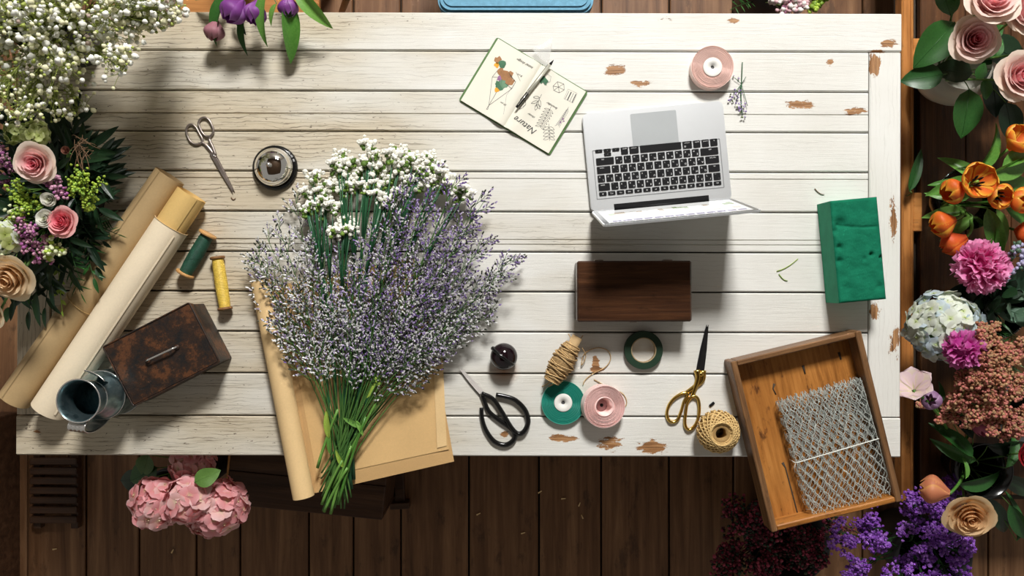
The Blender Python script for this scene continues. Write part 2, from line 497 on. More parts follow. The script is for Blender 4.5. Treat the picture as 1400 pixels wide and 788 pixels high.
tpl(LX, ys[0], RX, ys[1]); tpl(LX, ys[10], RX, ys[11])
for i in range(1, 10): tpl(SL, ys[i], SR, ys[i + 1], False, gro.get(i, ()))
tpl(LX, ys[1], SL, ys[10], True); tpl(SR, ys[1], RX, ys[10], True)
TWd = (RX - LX) / 600; THt = 609 / 600
mb = MB(); mb.box((TWd - .02, THt - .02, .02), (0, 0, TZ - .041)); part('backing_board', mb, M_DARK, table)
for sx in (-1, 1):
    for sy in (-1, 1):
        mb = MB(); mb.box((.07, .07, TZ - .05), (sx * (TWd / 2 - .28), sy * (THt / 2 - .16), (TZ - .05) / 2), .004); part('leg', mb, M_CRATE, table)
    mb = MB(); mb.box((.04, THt - .4, .08), (sx * (TWd / 2 - .28), 0, .22), .003); part('stretcher', mb, M_CRATE, table)

# ------------------------------------------------------------------ lettering helper
def text_mb(mb, body, size, M, mi=0, shear=0.0, offset=0.0, align='CENTER'):
    cu = bpy.data.curves.new('lettering', 'FONT'); cu.body = body; cu.size = size; cu.shear = shear; cu.resolution_u = 2
    cu.align_x = align; cu.align_y = 'CENTER'; cu.offset = offset
    ob = bpy.data.objects.new('lettering', cu)
    me = bpy.data.meshes.new_from_object(ob)
    mb.add([v.co.copy() for v in me.vertices], [list(p.vertices) for p in me.polygons], mi, False, M)
    bpy.data.objects.remove(ob); bpy.data.curves.remove(cu); bpy.data.meshes.remove(me)
T3 = lambda x, y, z=0: Matrix.Translation((x, y, z))
RZ = lambda a: Matrix.Rotation(a, 4, 'Z')
RX_ = lambda a: Matrix.Rotation(a, 4, 'X')
RY = lambda a: Matrix.Rotation(a, 4, 'Y')

# ------------------------------------------------------------------ laptop (own frame: user at -y, hinge at +y)
def rrect(w_, d_, r, n=5, cx=0, cy=0):
    out = []
    for qx, qy, a0 in ((1, 1, 0), (-1, 1, PI / 2), (-1, -1, PI), (1, -1, 1.5 * PI)):
        for i in range(n + 1):
            a = a0 + PI / 2 * i / n
            out.append((cx + qx * (w_ / 2 - r) + r * math.cos(a), cy + qy * (d_ / 2 - r) + r * math.sin(a)))
    return out
def laptop():
    c = W(898.5, 214, .016)
    t = Thing('laptop', 'open silver laptop with black keys, standing on the white table', 'laptop', (c.x, c.y, TZ), PI + math.radians(5.4))
    LW, LD, LH = .319, .224, .015
    mb = MB(); mb.prism(rrect(LW, LD, .012), .0015, LH - .001); mb.prism(rrect(LW - .002, LD - .002, .011), LH - .001, LH)
    part('base', mb, M_ALU, t)
    for sx in (-1, 1):
        for sy in (-1, 1):
            mb = MB(); mb.lathe([(.008, 0), (.008, .0016)], 12, 0, T3(sx * .13, sy * .09)); part('rubber_foot', mb, M_BLACKM, t)
    mb = MB(); mb.prism(rrect(.104, .074, .003), LH, LH + .0003)
    part('trackpad', mb, plain('trackpad_grey', (.50, .53, .54), .35, .4, .02), t)
    t.o.children[-1].location = (0, -.064, 0)
    # keyboard well edge
    U = .0193; kw = 14.5 * U; ky = .0285
    kb = MB(); fr = .0016
    hw, hd = kw / 2 + .004, .055
    for s_, c_ in (((2 * hw, fr), (0, -hd)), ((2 * hw, fr), (0, hd)), ((fr, 2 * hd), (-hw, 0)), ((fr, 2 * hd), (hw, 0))):
        kb.box((s_[0], s_[1], .0006), (c_[0], c_[1], 0))
    k_ = part('keyboard_surround', kb, plain('well_edge', (.30, .31, .32), .4, .5, .02), t, T3(0, ky, LH + .0003))
    mk = [M_BLACKM, plain('key_legend', (.75, .75, .75), .6)]
    cache = {}
    def key(x, y, wu, hu=1.0, legs=()):
        w_ = wu * U - .0033; d_ = hu * U - .0033
        m_ = MB(); m_.prism(rrect(w_, d_, .0015, 2), 0, .0009)
        for body, lx, ly, sz in legs:
            try: text_mb(m_, body, sz, T3(lx * w_, ly * d_, .00096), 1)
            except Exception: pass
        put('key', build('key', m_, mk), t.o, T3(x, ky + y, LH + .0006))
    def row(y, items, hu=1.0):
        x = -kw / 2
        for it in items:
            wu, lg = it
            if lg is not None: key(x + wu * U / 2, y, wu, hu, lg)
            x += wu * U
    one = lambda a, b: ((a, -.26, .2, .0056), (b, .22, -.2, .0056))
    word = lambda s, right=False: ((s, .12 if right else -.05, -.26, .0038),)
    yt = .0445
    fr_ = ['esc', 'F1', 'F2', 'F3', 'F4', 'F5', 'F6', 'F7', 'F8', 'F9', 'F10', 'F11', 'F12', '⏏']
    row(yt, [(14.5 / 14, ((f, 0, 0, .0042),)) for f in fr_], .62)
    y = yt - .0155
    num = list('`1234567890-='); tn = list('_ๅ/-ภถ_คตจขช_')
    row(y, [(1, one(a, b)) for a, b in zip(num, tn)] + [(1.5, word('delete', True))])
    row(y - U, [(1.5, word('tab'))] + [(1, one(a, b)) for a, b in zip('QWERTYUIOP[]\\', 'ๆไ-พะ--รนยบลฃ')])
    row(y - 2 * U, [(1.75, word('caps lock'))] + [(1, one(a, b)) for a, b in zip("ASDFGHJKL;'", 'ฟหกดเ--าสวง')] + [(1.75, word('return', True))])
    row(y - 3 * U, [(2.25, word('shift'))] + [(1, one(a, b)) for a, b in zip('ZXCVBNM,./', 'ผปแอ--ทมใฝ')] + [(2.25, word('shift', True))])
    row(y - 4 * U, [(1, word('fn')), (1, word('control')), (1, word('option')), (1.25, (('⌘', .25, .2, .005), ('command', 0, -.26, .003))), (5, ()), (1.25, (('command', 0, -.26, .003),)), (1, word('option')), (1, None), (1, None), (1, None)])
    bx = kw / 2
    for dx, dy, s_ in ((2.5, -.23, '◂'), (1.5, .23, '▴'), (1.5, -.23, '▾'), (.5, -.23, '▸')):
        key(bx - dx * U, y - 4 * U + dy * U, 1, .55, ((s_, 0, 0, .004),))
    # hinge
    mb = MB(); mb.box((.215, .009, .0012), (0, LD / 2 - .0095, LH + .0003)); mb.tube([(-.107, LD / 2 - .002, LH - .001), (.107, LD / 2 - .002, LH - .001)], .0045, 10)
    part('hinge', mb, M_BLACKM, t)
    # lid
    tilt = math.radians(13.0); LL = .206
    ML = T3(0, LD / 2 - .001, LH) @ RX_(-tilt)
    lid = MB(); lid.prism(rrect(LW, LL, .011, 5, 0, LL / 2), -.0035, .0012)
    MV = ML @ Matrix(((1, 0, 0, 0), (0, 0, -1, 0), (0, 1, 0, 0), (0, 0, 0, 1)))   # xy plane stood upright, normal to user (-y)
    lo = part('lid', lid, M_ALU, t, MV)
    mb = MB(); mb.prism(rrect(LW - .006, LL - .008, .009, 5, 0, LL / 2), .0012, .0017); part('bezel', mb, M_BLACK, lo)
    def emis(name, c, st):
        m = NT(name); m.base((.02, .02, .02)); m.set(Roughness=.08, Emission_Color=(*c, 1), Emission_Strength=st); return m.mat
    sm = [emis('screen_white', (1, .99, .96), .75), emis('screen_green', (.22, .32, .1), .7), emis('screen_brown', (.4, .28, .16), .7), emis('screen_pale', (.75, .72, .66), .7), emis('screen_purple', (.18, .13, .36), .6)]
    mb = MB(); sw, sh = LW - .026, LL - .032; y0 = .02
    mb.add([(-sw / 2, y0, .0018), (sw / 2, y0, .0018), (sw / 2, y0 + sh, .0018), (-sw / 2, y0 + sh, .0018)], [[0, 1, 2, 3]])
    def blk(x0, y0_, x1, y1, mi): mb.add([(x0 * sw - sw / 2, y0 + y0_ * sh, .00195), (x1 * sw - sw / 2, y0 + y0_ * sh, .00195), (x1 * sw - sw / 2, y0 + y1 * sh, .00195), (x0 * sw - sw / 2, y0 + y1 * sh, .00195)], [[0, 1, 2, 3]], mi)
    random.seed(3)
    for x0, x1, mi in ((.03, .25, 1), (.36, .58, 1), (.70, .95, 2)):
        for q in range(6):
            a = x0 + (x1 - x0) * q / 6; blk(a, .18 + rnd(0, .1), a + (x1 - x0) / 6, .42 + rnd(-.06, .06), random.choice([1, 2, mi, 3]))
    for q in range(13): blk(.03 + q * .073, .60, .03 + q * .073 + .06, .75, 3)
    for q in range(13): blk(.03 + q * .073, .86, .03 + q * .073 + .06, .95, 4)
    part('screen', mb, sm, lo)
laptop()

# ------------------------------------------------------------------ notebook and pen
def notebook():
    c = W(715.5, 132)
    ang = math.radians(-31.2)
    t = Thing('notebook', 'open green covered sketch notebook with botanical drawings', 'notebook', (c.x, c.y, TZ), ang)
    PW, PL = .1215, .169
    gm = plain('green_cover', (.07, .16, .035), .55, 0, .15, 40, .2)
    for s in (-1, 1):
        mb = MB(); mb.prism(rrect(PW, PL, .006, 4, s * PW / 2, 0), 0, .0025); part('cover', mb, gm, t)
    mb = MB(); mb.tube([(0, -PL / 2, .0015), (0, PL / 2, .0015)], .0015, 8); part('spine', mb, gm, t)
    def top(x):  # page surface height by distance from the spine
        return .0055 + .0045 * math.exp(-((x - .018) / .018) ** 2) * (1 if x > .004 else .5) - (.003 * max(0, 1 - x / .006))
    for s in (-1, 1):
        def fn(u, v):
            x = (u * (PW - .005)); return (s * x, (v - .5) * (PL - .005), top(x))
        mb = MB(); mb.grid(fn, 24, 6)
        n = len(mb.v); w_ = PW - .005; l_ = PL - .005
        mb.box((w_, l_, .0022), (s * w_ / 2, 0, .0036))
        part('page', mb, M_CREAM, t)
        for q in range(3):
            mb = MB(); mb.box((w_ - .001 * q, l_, .0004), (s * w_ / 2 + s * .0004 * q, 0, .0028 + q * .0006)); part('page_edge', mb, M_PAPER, t)
    # ink work: points given in photo pixels, laid on the page
    cosA, sinA = math.cos(-ang), math.sin(-ang)
    def P(px, py):
        d = W(px, py) - c
        return (d.x * cosA - d.y * sinA, d.x * sinA + d.y * cosA)
    inks = {'ink': M_INK}
    cols = {'brown': (.35, .17, .07), 'green': (.06, .17, .09), 'orange': (.75, .36, .03), 'grey': (.25, .25, .25), 'purple': (.3, .14, .3), 'lgreen': (.14, .27, .16)}
    for k, v in cols.items(): inks[k] = plain('paint_' + k, v, .8, 0, .2, 60)
    def draw(strokes, wd=.0008, mat='ink', name='drawing'):
        mb = MB()
        for st in strokes:
            pts = [P(*q) for q in st]
            for a, b in zip(pts[:-1], pts[1:]):
                k = max(1, int((Vector(a) - Vector(b)).length / .006))
                for i in range(k):
                    p = [a[j] + (b[j] - a[j]) * i / k for j in (0, 1)]; q = [a[j] + (b[j] - a[j]) * (i + 1) / k for j in (0, 1)]
                    mb.stroke([p, q], wd, max(top(abs(p[0])), top(abs(q[0]))) + .0003)
        part(name, mb, inks[mat], t)
    def blob(px, py, r, mat, n=11, j=.35):
        mb = MB(); cc = P(px, py); pts = []
        for i in range(n):
            a = 2 * PI * i / n; rr = r / 600 * (1 + rnd(-j, j)); pts.append((cc[0] + rr * math.cos(a), cc[1] + rr * math.sin(a), top(abs(cc[0])) + .0004))
        mb.add(pts, [list(range(n))]); part('paint_dab', mb, inks[mat], t)
    def O(x, y): return (620 + x / 4.38, 40 + y / 4.38)   # enlarged-view units
    def leafp(cx, cy, dx, dy, wdt):
        L = math.hypot(dx, dy); nx, ny = -dy / L * wdt, dx / L * wdt
        return [O(cx, cy), O(cx + dx * .3 + nx, cy + dy * .3 + ny), O(cx + dx * .7 + nx * .8, cy + dy * .7 + ny * .8), O(cx + dx, cy + dy), O(cx + dx * .7 - nx * .8, cy + dy * .7 - ny * .8), O(cx + dx * .3 - nx, cy + dy * .3 - ny), O(cx, cy)]
    # terrarium sketch, left page
    draw([[O(233, 290), O(265, 250), O(330, 262), O(372, 322), O(350, 362), O(212, 460), O(233, 290)], [O(233, 290), O(265, 292), O(350, 362)], [O(330, 262), O(352, 300)], [O(212, 460), O(262, 375)], [O(212, 460), O(198, 482), O(206, 484), O(212, 460)]])
    draw([[O(318, 400), O(300, 515)], [O(318, 400), O(375, 318)], [O(375, 262), O(400, 318)]], .0006, 'grey')
    random.seed(11)
    for x, y, r, m_ in ((300, 275, 6, 'brown'), (325, 290, 8, 'brown'), (340, 315, 6, 'brown'), (285, 265, 5, 'brown'), (310, 305, 6, 'brown'), (355, 325, 4, 'brown'), (278, 300, 4, 'purple'), (290, 292, 4, 'purple'), (300, 330, 7, 'lgreen'), (280, 340, 6, 'green'), (320, 335, 6, 'lgreen'), (270, 350, 5, 'green'), (262, 326, 3, 'green'), (262, 370, 3.2, 'orange'), (265, 188, 4.6, 'brown'), (292, 214, 4.6, 'green'), (258, 219, 3.4, 'orange')):
        blob(x * .2283 / .2283 * 1 / 4.38 + 620, y / 4.38 + 40, r, m_)
    # right page
    hexa = [O(595, 345), O(622, 318), O(660, 332), O(662, 368), O(632, 385), O(600, 370), O(595, 345)]
    draw([hexa, [hexa[0], O(628, 350), hexa[3]], [hexa[1], O(628, 350), hexa[4]], [hexa[2], O(628, 350), hexa[5]]])
    for x in (0, 1, 2, 3):
        draw([[O(690 + x * 14, 375 + x * 6), O(668 + x * 14, 420 + x * 7)]], (.0012, .0022, .0012, .0018)[x], 'grey' if x % 2 == 0 else 'ink')
    draw([[O(685, 362), O(740, 388), O(715, 445), O(660, 420), O(685, 362)]], .0006, 'grey')
    draw([[O(520, 290), O(560, 275), O(583, 290), O(578, 318), O(548, 332), O(515, 318)]], .0006, 'grey')
    blob(*O(535, 308), 4.5, 'green'); blob(*O(527, 315), 4, 'green'); blob(*O(548, 320), 3.5, 'green')
    draw([[O(527, 395), O(490, 470)]] + [leafp(515, 415, -38, -2, 7), leafp(505, 435, -40, 15, 7), leafp(512, 425, 8, 45, 7), leafp(498, 455, -8, 35, 8), leafp(497, 452, 20, 30, 7)], .00065)
    draw([leafp(430, 430, -35, 55, 16), [O(430, 430), O(395, 485)], [O(422, 455), O(405, 450)], [O(415, 468), O(432, 460)]], .00065)
    br = [[O(585, 465), O(520, 590)]]
    for i in range(7):
        x, y = 575 - i * 9, 485 + i * 16
        br += [leafp(x, y, -32, -6 + i, 5), leafp(x, y, 20, 26, 5)]
    draw(br, .00065)
    br = [[O(688, 470), O(628, 580)]]
    for i in range(10):
        x, y = 684 - i * 6, 480 + i * 10
        br += [[O(x, y), O(x - 14 - i, y + 12)], [O(x, y), O(x + 2 + i * .3, y + 22)]]
    draw(br, .0008, 'grey'); blob(*O(655, 540), 1.2, 'purple'); blob(*O(640, 560), 1.2, 'purple'); blob(*O(660, 555), 1.2, 'purple')
    br = [[O(570, 570), O(575, 670)]]
    for i in range(4):
        br += [leafp(571 + i, 590 + i * 20, -36, 14, 8), leafp(571 + i, 590 + i * 20, 32, 16, 8)]
    draw(br, .00065)
    def word(s, px, py, size, da=0.0, name='lettering'):
        x, y = P(px, py); mb = MB(); text_mb(mb, s, size, T3(x, y, 0) @ RZ(PI + da), 0, .35); mb.v = [(p[0], p[1], top(abs(p[0])) + .0006) for p in mb.v]; part(name, mb, M_INK, t)
    word('Nature', *O(430, 580), .0200, -.06); word('clover', *O(467, 522), .0072); word('lavender', *O(590, 462), .0080)
    word('initial design', *O(428, 212), .0085); word('30 cm', *O(300, 452), .0062); word('8 cm', *O(398, 282), .0062)
    # translucent divider sheet standing out past the top edge
    vm = NT('vellum'); vm.base((.9, .9, .87)); vm.set(Roughness=.35, Alpha=.22)
    x0, y0 = P(728, 70); x1, y1 = P(756, 52); x2, y2 = P(750, 90); x3, y3 = P(740, 84)
    mb = MB(); mb.add([(x0, y0, .0118), (x1, y1, .013), (x2, y2, .0122), (x3, y3, .0118)], [[0, 3, 2, 1]]); mb.add([(x0, y0, .0120), (x1, y1, .0132), (x2, y2, .0124), (x3, y3, .0120)], [[0, 1, 2, 3]])
    part('vellum_sheet', mb, vm.mat, t)
notebook()
def pen():
    a = W(706, 147, .016); b = W(757, 82, .019)
    t = Thing('pen', 'slim black and silver pen lying across the open notebook', 'pen', a)
    A = Vector((0, 0, 0)); B = b - a; d = B.normalized(); L = B.length
    mb = MB(); mb.tube([d * L * .13, d * L * .9], .0036, 12); part('barrel', mb, plain('pen_barrel', (.55, .54, .45), .3, .3), t)
    mb = MB(); mb.tube([d * L * .0, d * L * .13, d * L * .30], [.0030, .0036, .0038], 12); part('cap', mb, M_BLACK, t)
    mb = MB(); mb.tube([d * L * .9, d * L * .93, d * L], [.0036, .003, .0005], 10); part('tip', mb, M_BLACKM, t)
    n = Vector((0, 0, 1)).cross(d); mb = MB(); mb.tube([d * L * .04 + V(0, 0, .004), d * L * .06 + V(0, 0, .0055), d * L * .36 + V(0, 0, .0046)], .0009, 6); part('clip', mb, M_STEEL, t)
    mb = MB(); mb.tube([d * L * .30 + n * 0, d * L * .32], .0041, 12); part('ring', mb, M_STEEL, t)
    mb = MB(); mb.tube([d * L * .14 + n * .0037, d * L * .88 + n * .0037], .0008, 5); part('stripe', mb, M_BLACKM, t)
pen()

# ------------------------------------------------------------------ ribbon spools and tape
def spool(name, label, px, py, h, R, Hh, hub, colr, tilt=None, hole=False, zb=0.0):
    m = plain(name + '_satin', colr, .32, 0, .05, 30, 0, Sheen_Weight=.3)
    c = W(px, py, h)
    t = Thing(name, label, 'ribbon', (c.x, c.y, TZ + zb))
    if tilt: t.o.rotation_euler = tilt
    prof = [(hub + .001, .001), (R, .001)]
    n = 13; prof += [(R, Hh)]
    for i in range(n):
        a = R - (R - hub - .002) * i / n; b = R - (R - hub - .002) * (i + 1) / n
        dz = rnd(-.0014, .0006)
        prof += [(a - .0003, Hh + dz), (b + .0009, Hh + dz), (b + .0007, Hh + dz - .0030), (b + .0002, Hh + dz - .0030)]
    prof += [(hub + .001, Hh - .001)]
    mb = MB(); mb.lathe(prof, 64, 0, None, False, True); nf = len(mb.f); nr = len(prof)
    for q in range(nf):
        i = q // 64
        if i >= 3 and (i - 3) % 4 in (2, 3): mb.m[q] = 2  # grooves get a darker ribbon tone, painting in their shade
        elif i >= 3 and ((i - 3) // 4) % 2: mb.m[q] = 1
    part('ribbon', mb, [m, plain(name + '_satin_shade', tuple(x * .90 for x in colr), .4, 0, .05, 30), plain(name + '_groove_shade', tuple(x * .70 for x in colr), .6, 0, .05, 30)], t)
    if hole:
        mb = MB(); mb.lathe([(hub + .001, 0.0005), (hub + .001, Hh + .0005), (hub - .002, Hh + .0005), (hub - .002, .004), (0, .004)], 48); part('core', mb, m, t)
        mb = MB(); mb.lathe([(0, .004), (hub * .62, .004), (hub * .62, .0055), (0, .0055)], 32); part('base_disc', mb, plain('rose_grey_disc', (.35, .2, .2), .6), t)
        mb = MB(); mb.lathe([(.0, .0055), (.004, .0055), (.004, .0062), (0, .0062)], 16); part('centre_hole', mb, M_BLACKM, t)
    else:
        mb = MB(); mb.lathe([(0, 0), (hub + .001, 0), (hub + .001, Hh + .0006), (hub, Hh + .0012), (.0045, Hh + .0012), (.0045, Hh - .004), (0, Hh - .004)], 48); part('label_disc', mb, M_PAPER, t)
        mb = MB(); mb.lathe([(0, Hh - .004), (.0042, Hh - .004), (.0042, Hh - .0035), (0, Hh - .0035)], 16); part('centre_hole', mb, plain('hole_grey', (.12, .12, .13), .5), t)
    return t
spool('pink_ribbon_spool', 'flat pink satin ribbon spool with white centre above the laptop', 974, 92, .024, .0475, .026, .0205, (.97, .68, .60))
spool('teal_ribbon_spool', 'teal green satin ribbon spool with white centre beside the twine', 770, 551, .014, .0490, .014, .0195, (.02, .34, .25))
spool('pink_ribbon_roll', 'pale pink ribbon roll leaning on the teal ribbon spool', 822.5, 555, .022, .0475, .030, .0215, (.97, .64, .60), (0, math.radians(9.5), 0), True, .0082)
def tape():
    c = W(880, 479, .012)
    t = Thing('floral_tape', 'dark green floral tape ring near the gold scissors', 'tape', (c.x, c.y, TZ))
    mb = MB(); mb.lathe([(.0285, 0), (.0435, 0), (.0435, .0125), (.043, .013), (.029, .013), (.0285, .0125)], 64, 0, None, False, True); part('tape_winding', mb, plain('dark_green_tape', (.007, .032, .013), .55, 0, .15, 30), t)
    mb = MB(); mb.lathe([(.0265, 0), (.0285, 0), (.0285, .0135), (.0265, .0135)], 64, 0, None, False, True); part('card_core', mb, plain('card_core', (.4, .3, .17), .8), t)
tape()

# ------------------------------------------------------------------ scissors
def pxlist(pts, ox, oy, sc, h, t):
    return [t.loc(W(ox + x / sc, oy + y / sc, h)) for x, y in pts]
def blade(t, tip, root, wd, side, z0, z1, mat, name='blade'):
    """tapering blade from root to tip (pixel points)"""
    a = t.loc(W(*root, 0)); b = t.loc(W(*tip, 0)); d = (b - a); L = d.length; d.normalize(); n = Vector((-d.y, d.x, 0))
    pts = [(0, -.5), (.25, -.5), (.6, -.42), (.9, -.2), (1.0, .12), (.9, .22), (.5, .45), (.2, .5), (0, .5)]
    out = [(a + d * L * u + n * wd * side * v) for u, v in pts]
    mb = MB(); mb.prism([(p.x, p.y) for p in out], z0, z1); part(name, mb, mat, t)
def scissors_silver():
    t = Thing('silver_scissors', 'small old steel scissors with two oval finger loops', 'scissors', W(293, 214))
    S = (230, 140, 3.94)
    blade(t, (321, 263), (291, 208), .0085, 1, .0010, .0034, M_STEELD)
    blade(t, (320, 263.5), (290, 209), .0085, -1, .0034, .0058, M_STEELD)
    l1 = [(97, 150), (108, 125), (130, 120), (150, 136), (168, 168), (184, 198), (178, 218), (150, 227), (122, 213), (104, 184)]
    l2 = [(163, 112), (175, 88), (200, 82), (222, 98), (238, 130), (243, 156), (230, 180), (205, 183), (184, 164), (170, 136)]
    for lp, sh, h in ((l1, [(178, 214), (205, 232), (240, 275), (256, 300)], .0034), (l2, [(225, 182), (222, 205), (240, 245), (254, 285)], .0046)):
        mb = MB(); mb.tube(smooth_closed(pxlist(lp, *S, h, t), 4), .0027, 8, 0, closed=True)
        mb.tube(smooth_open(pxlist(sh, *S, h, t), 4), [.0032] * 4 + [.0042] * 9, 8, flat=.7)
        part('handle', mb, M_STEELD, t)
    p = t.loc(W(293.5, 213.6)); mb = MB(); mb.lathe([(.0028, .0055), (.0028, .0066), (0, .0072)], 14, 0, T3(p.x, p.y)); part('screw', mb, M_STEEL, t)
scissors_silver()
def scissors_black():
    t = Thing('black_handled_scissors', 'flower snips with large black loop handles and short steel blades', 'scissors', W(659, 539))
    S = (650, 450, 4.635)
    blade(t, (629, 503.5), (658.5, 536.5), .0115, 1, .0046, .007, M_BLADE)
    blade(t, (630, 505), (660, 540), .0115, -1, .002, .0045, M_BLACKM)
    h1 = [(40, 408), (110, 442), (165, 520), (225, 622), (268, 664), (308, 650), (334, 590), (315, 515), (255, 452), (190, 428), (130, 416)]
    h2 = [(40, 412), (62, 472), (90, 527), (150, 578), (215, 622), (250, 662), (240, 706), (190, 735), (120, 713), (66, 640), (42, 565), (38, 500)]
    for hp, h in ((h1, .0092), (h2, .0056)):
        pts = smooth_open(pxlist(hp, *S, h, t), 5); n = len(pts)
        mb = MB(); mb.tube(pts, [.0052 - .0006 * math.cos(i / n * 6) for i in range(n)], 10); part('handle', mb, M_BLACK, t)
    p = t.loc(W(659, 539.6)); mb = MB(); mb.lathe([(.0042, .007), (.0042, .0085), (0, .0095)], 14, 0, T3(p.x, p.y)); part('screw', mb, M_STEEL, t)
    p = t.loc(W(671, 543.5)); mb = MB(); mb.lathe([(.0038, .002), (.0038, .0085), (0, .0095)], 14, 0, T3(p.x, p.y)); part('stop', mb, M_BLACK, t)
scissors_black()
def scissors_gold():
    t = Thing('gold_handled_scissors', 'tailor shears with gold handles and long black blades', 'scissors', W(957, 511))
    S = (600, 420, 3.111)
    blade(t, (966.5, 444), (954.5, 512), .0135, 1, .0018, .0042, M_BLACKM)
    blade(t, (966.8, 444), (957.5, 512), .0120, -1, .0042, .0066, plain('blackened_blade', (.03, .03, .03), .3, .6))
    l1 = [(1080, 380), (1100, 388), (1108, 420), (1104, 470), (1086, 508), (1062, 522), (1047, 498), (1051, 440), (1060, 400)]
    l2 = [(1040, 366), (1002, 388), (978, 420), (970, 458), (984, 488), (1013, 482), (1030, 445), (1043, 402), (1060, 372)]
    s1 = [(1098, 268), (1104, 300), (1090, 345), (1075, 385)]
    s2 = [(1122, 270), (1120, 310), (1090, 338), (1045, 370)]
    for lp, sh, h in ((l1, s1, .0062), (l2, s2, .0045)):
        mb = MB(); mb.tube(smooth_closed(pxlist(lp, *S, h, t), 4), .0037, 8, 0, closed=True, flat=1.1)
        sp = smooth_open(pxlist(sh, *S, h, t), 4); mb.tube(sp, [.0082 - .0042 * i / len(sp) for i in range(len(sp))], 8, flat=.6)
        part('handle', mb, M_GOLD, t)
    p = t.loc(W(957.5, 511.6)); mb = MB(); mb.lathe([(.0052, .006), (.0052, .0098), (.003, .0108), (0, .011)], 18, 0, T3(p.x, p.y)); part('screw', mb, M_GOLD, t)
scissors_gold()

# ------------------------------------------------------------------ bells
def desk_bell():
    c = W(377, 230); t = Thing('desk_bell', 'chrome service bell with black base beside the steel scissors', 'bell', (c.x, c.y, TZ))
    mb = MB(); mb.lathe([(.0, .0), (.050, 0), (.0515, .003), (.0505, .009), (.045, .012), (0, .012)], 48); part('base', mb, M_BLACK, t)
    mb = MB(); mb.lathe([(.0, .012), (.030, .012), (.030, .020), (0, .020)], 32); part('ringer', mb, M_STEELD, t)
    mb = MB(); pr = [(.0425, .016), (.0435, .0175), (.0425, .0195), (.040, .021)]
    for i in range(1, 9):
        a = i / 8 * PI / 2; pr.append((.0395 * math.cos(a) + .0005, .021 + .026 * math.sin(a)))
    pr.append((0, .047)); mb.lathe(pr, 48); part('dome', mb, M_CHROME, t)
    mb = MB(); mb.lathe([(.0032, .046), (.0032, .052), (.0052, .053), (.0052, .0555), (0, .0568)], 20); part('button', mb, M_STEEL, t)
    mb = MB()
    for k in range(3): mb.box((.004, .006, .0006), (0, 0, 0), 0, 0, RZ(.35 + k * .22) @ T3(.0468, 0, .0116))
    part('base_mark', mb, plain('bell_mark', (.4, .4, .4), .5), t)
desk_bell()
def black_ball():
    c = W(689, 486.5); t = Thing('black_pot', 'glossy round black little pot with a bar across its top', 'pot', (c.x, c.y, TZ))
    mb = MB(); pr = [(.016, 0)]
    for i in range(0, 15):
        a = -.95 + (PI / 2 + .95) * i / 14; pr.append((.0305 * math.cos(a) + .0001, .0258 + .0305 * math.sin(a)))
    mb.lathe(pr, 40); part('body', mb, plain('black_glaze', (.010, .004, .006), .07, 0, .1), t)
    d = Vector((math.cos(math.radians(-38)), math.sin(math.radians(-38)), 0))
    pts = [V(0, 0, .0258) + d * (.0325 * -math.cos(a)) + V(0, 0, .0325 * math.sin(a)) for a in [PI * (.10 + .72 * i / 14) for i in range(15)]]
    mb = MB(); mb.tube(pts, [.0052] + [.0036] * 14, 8); part('bar', mb, M_BLACK, t)
black_ball()

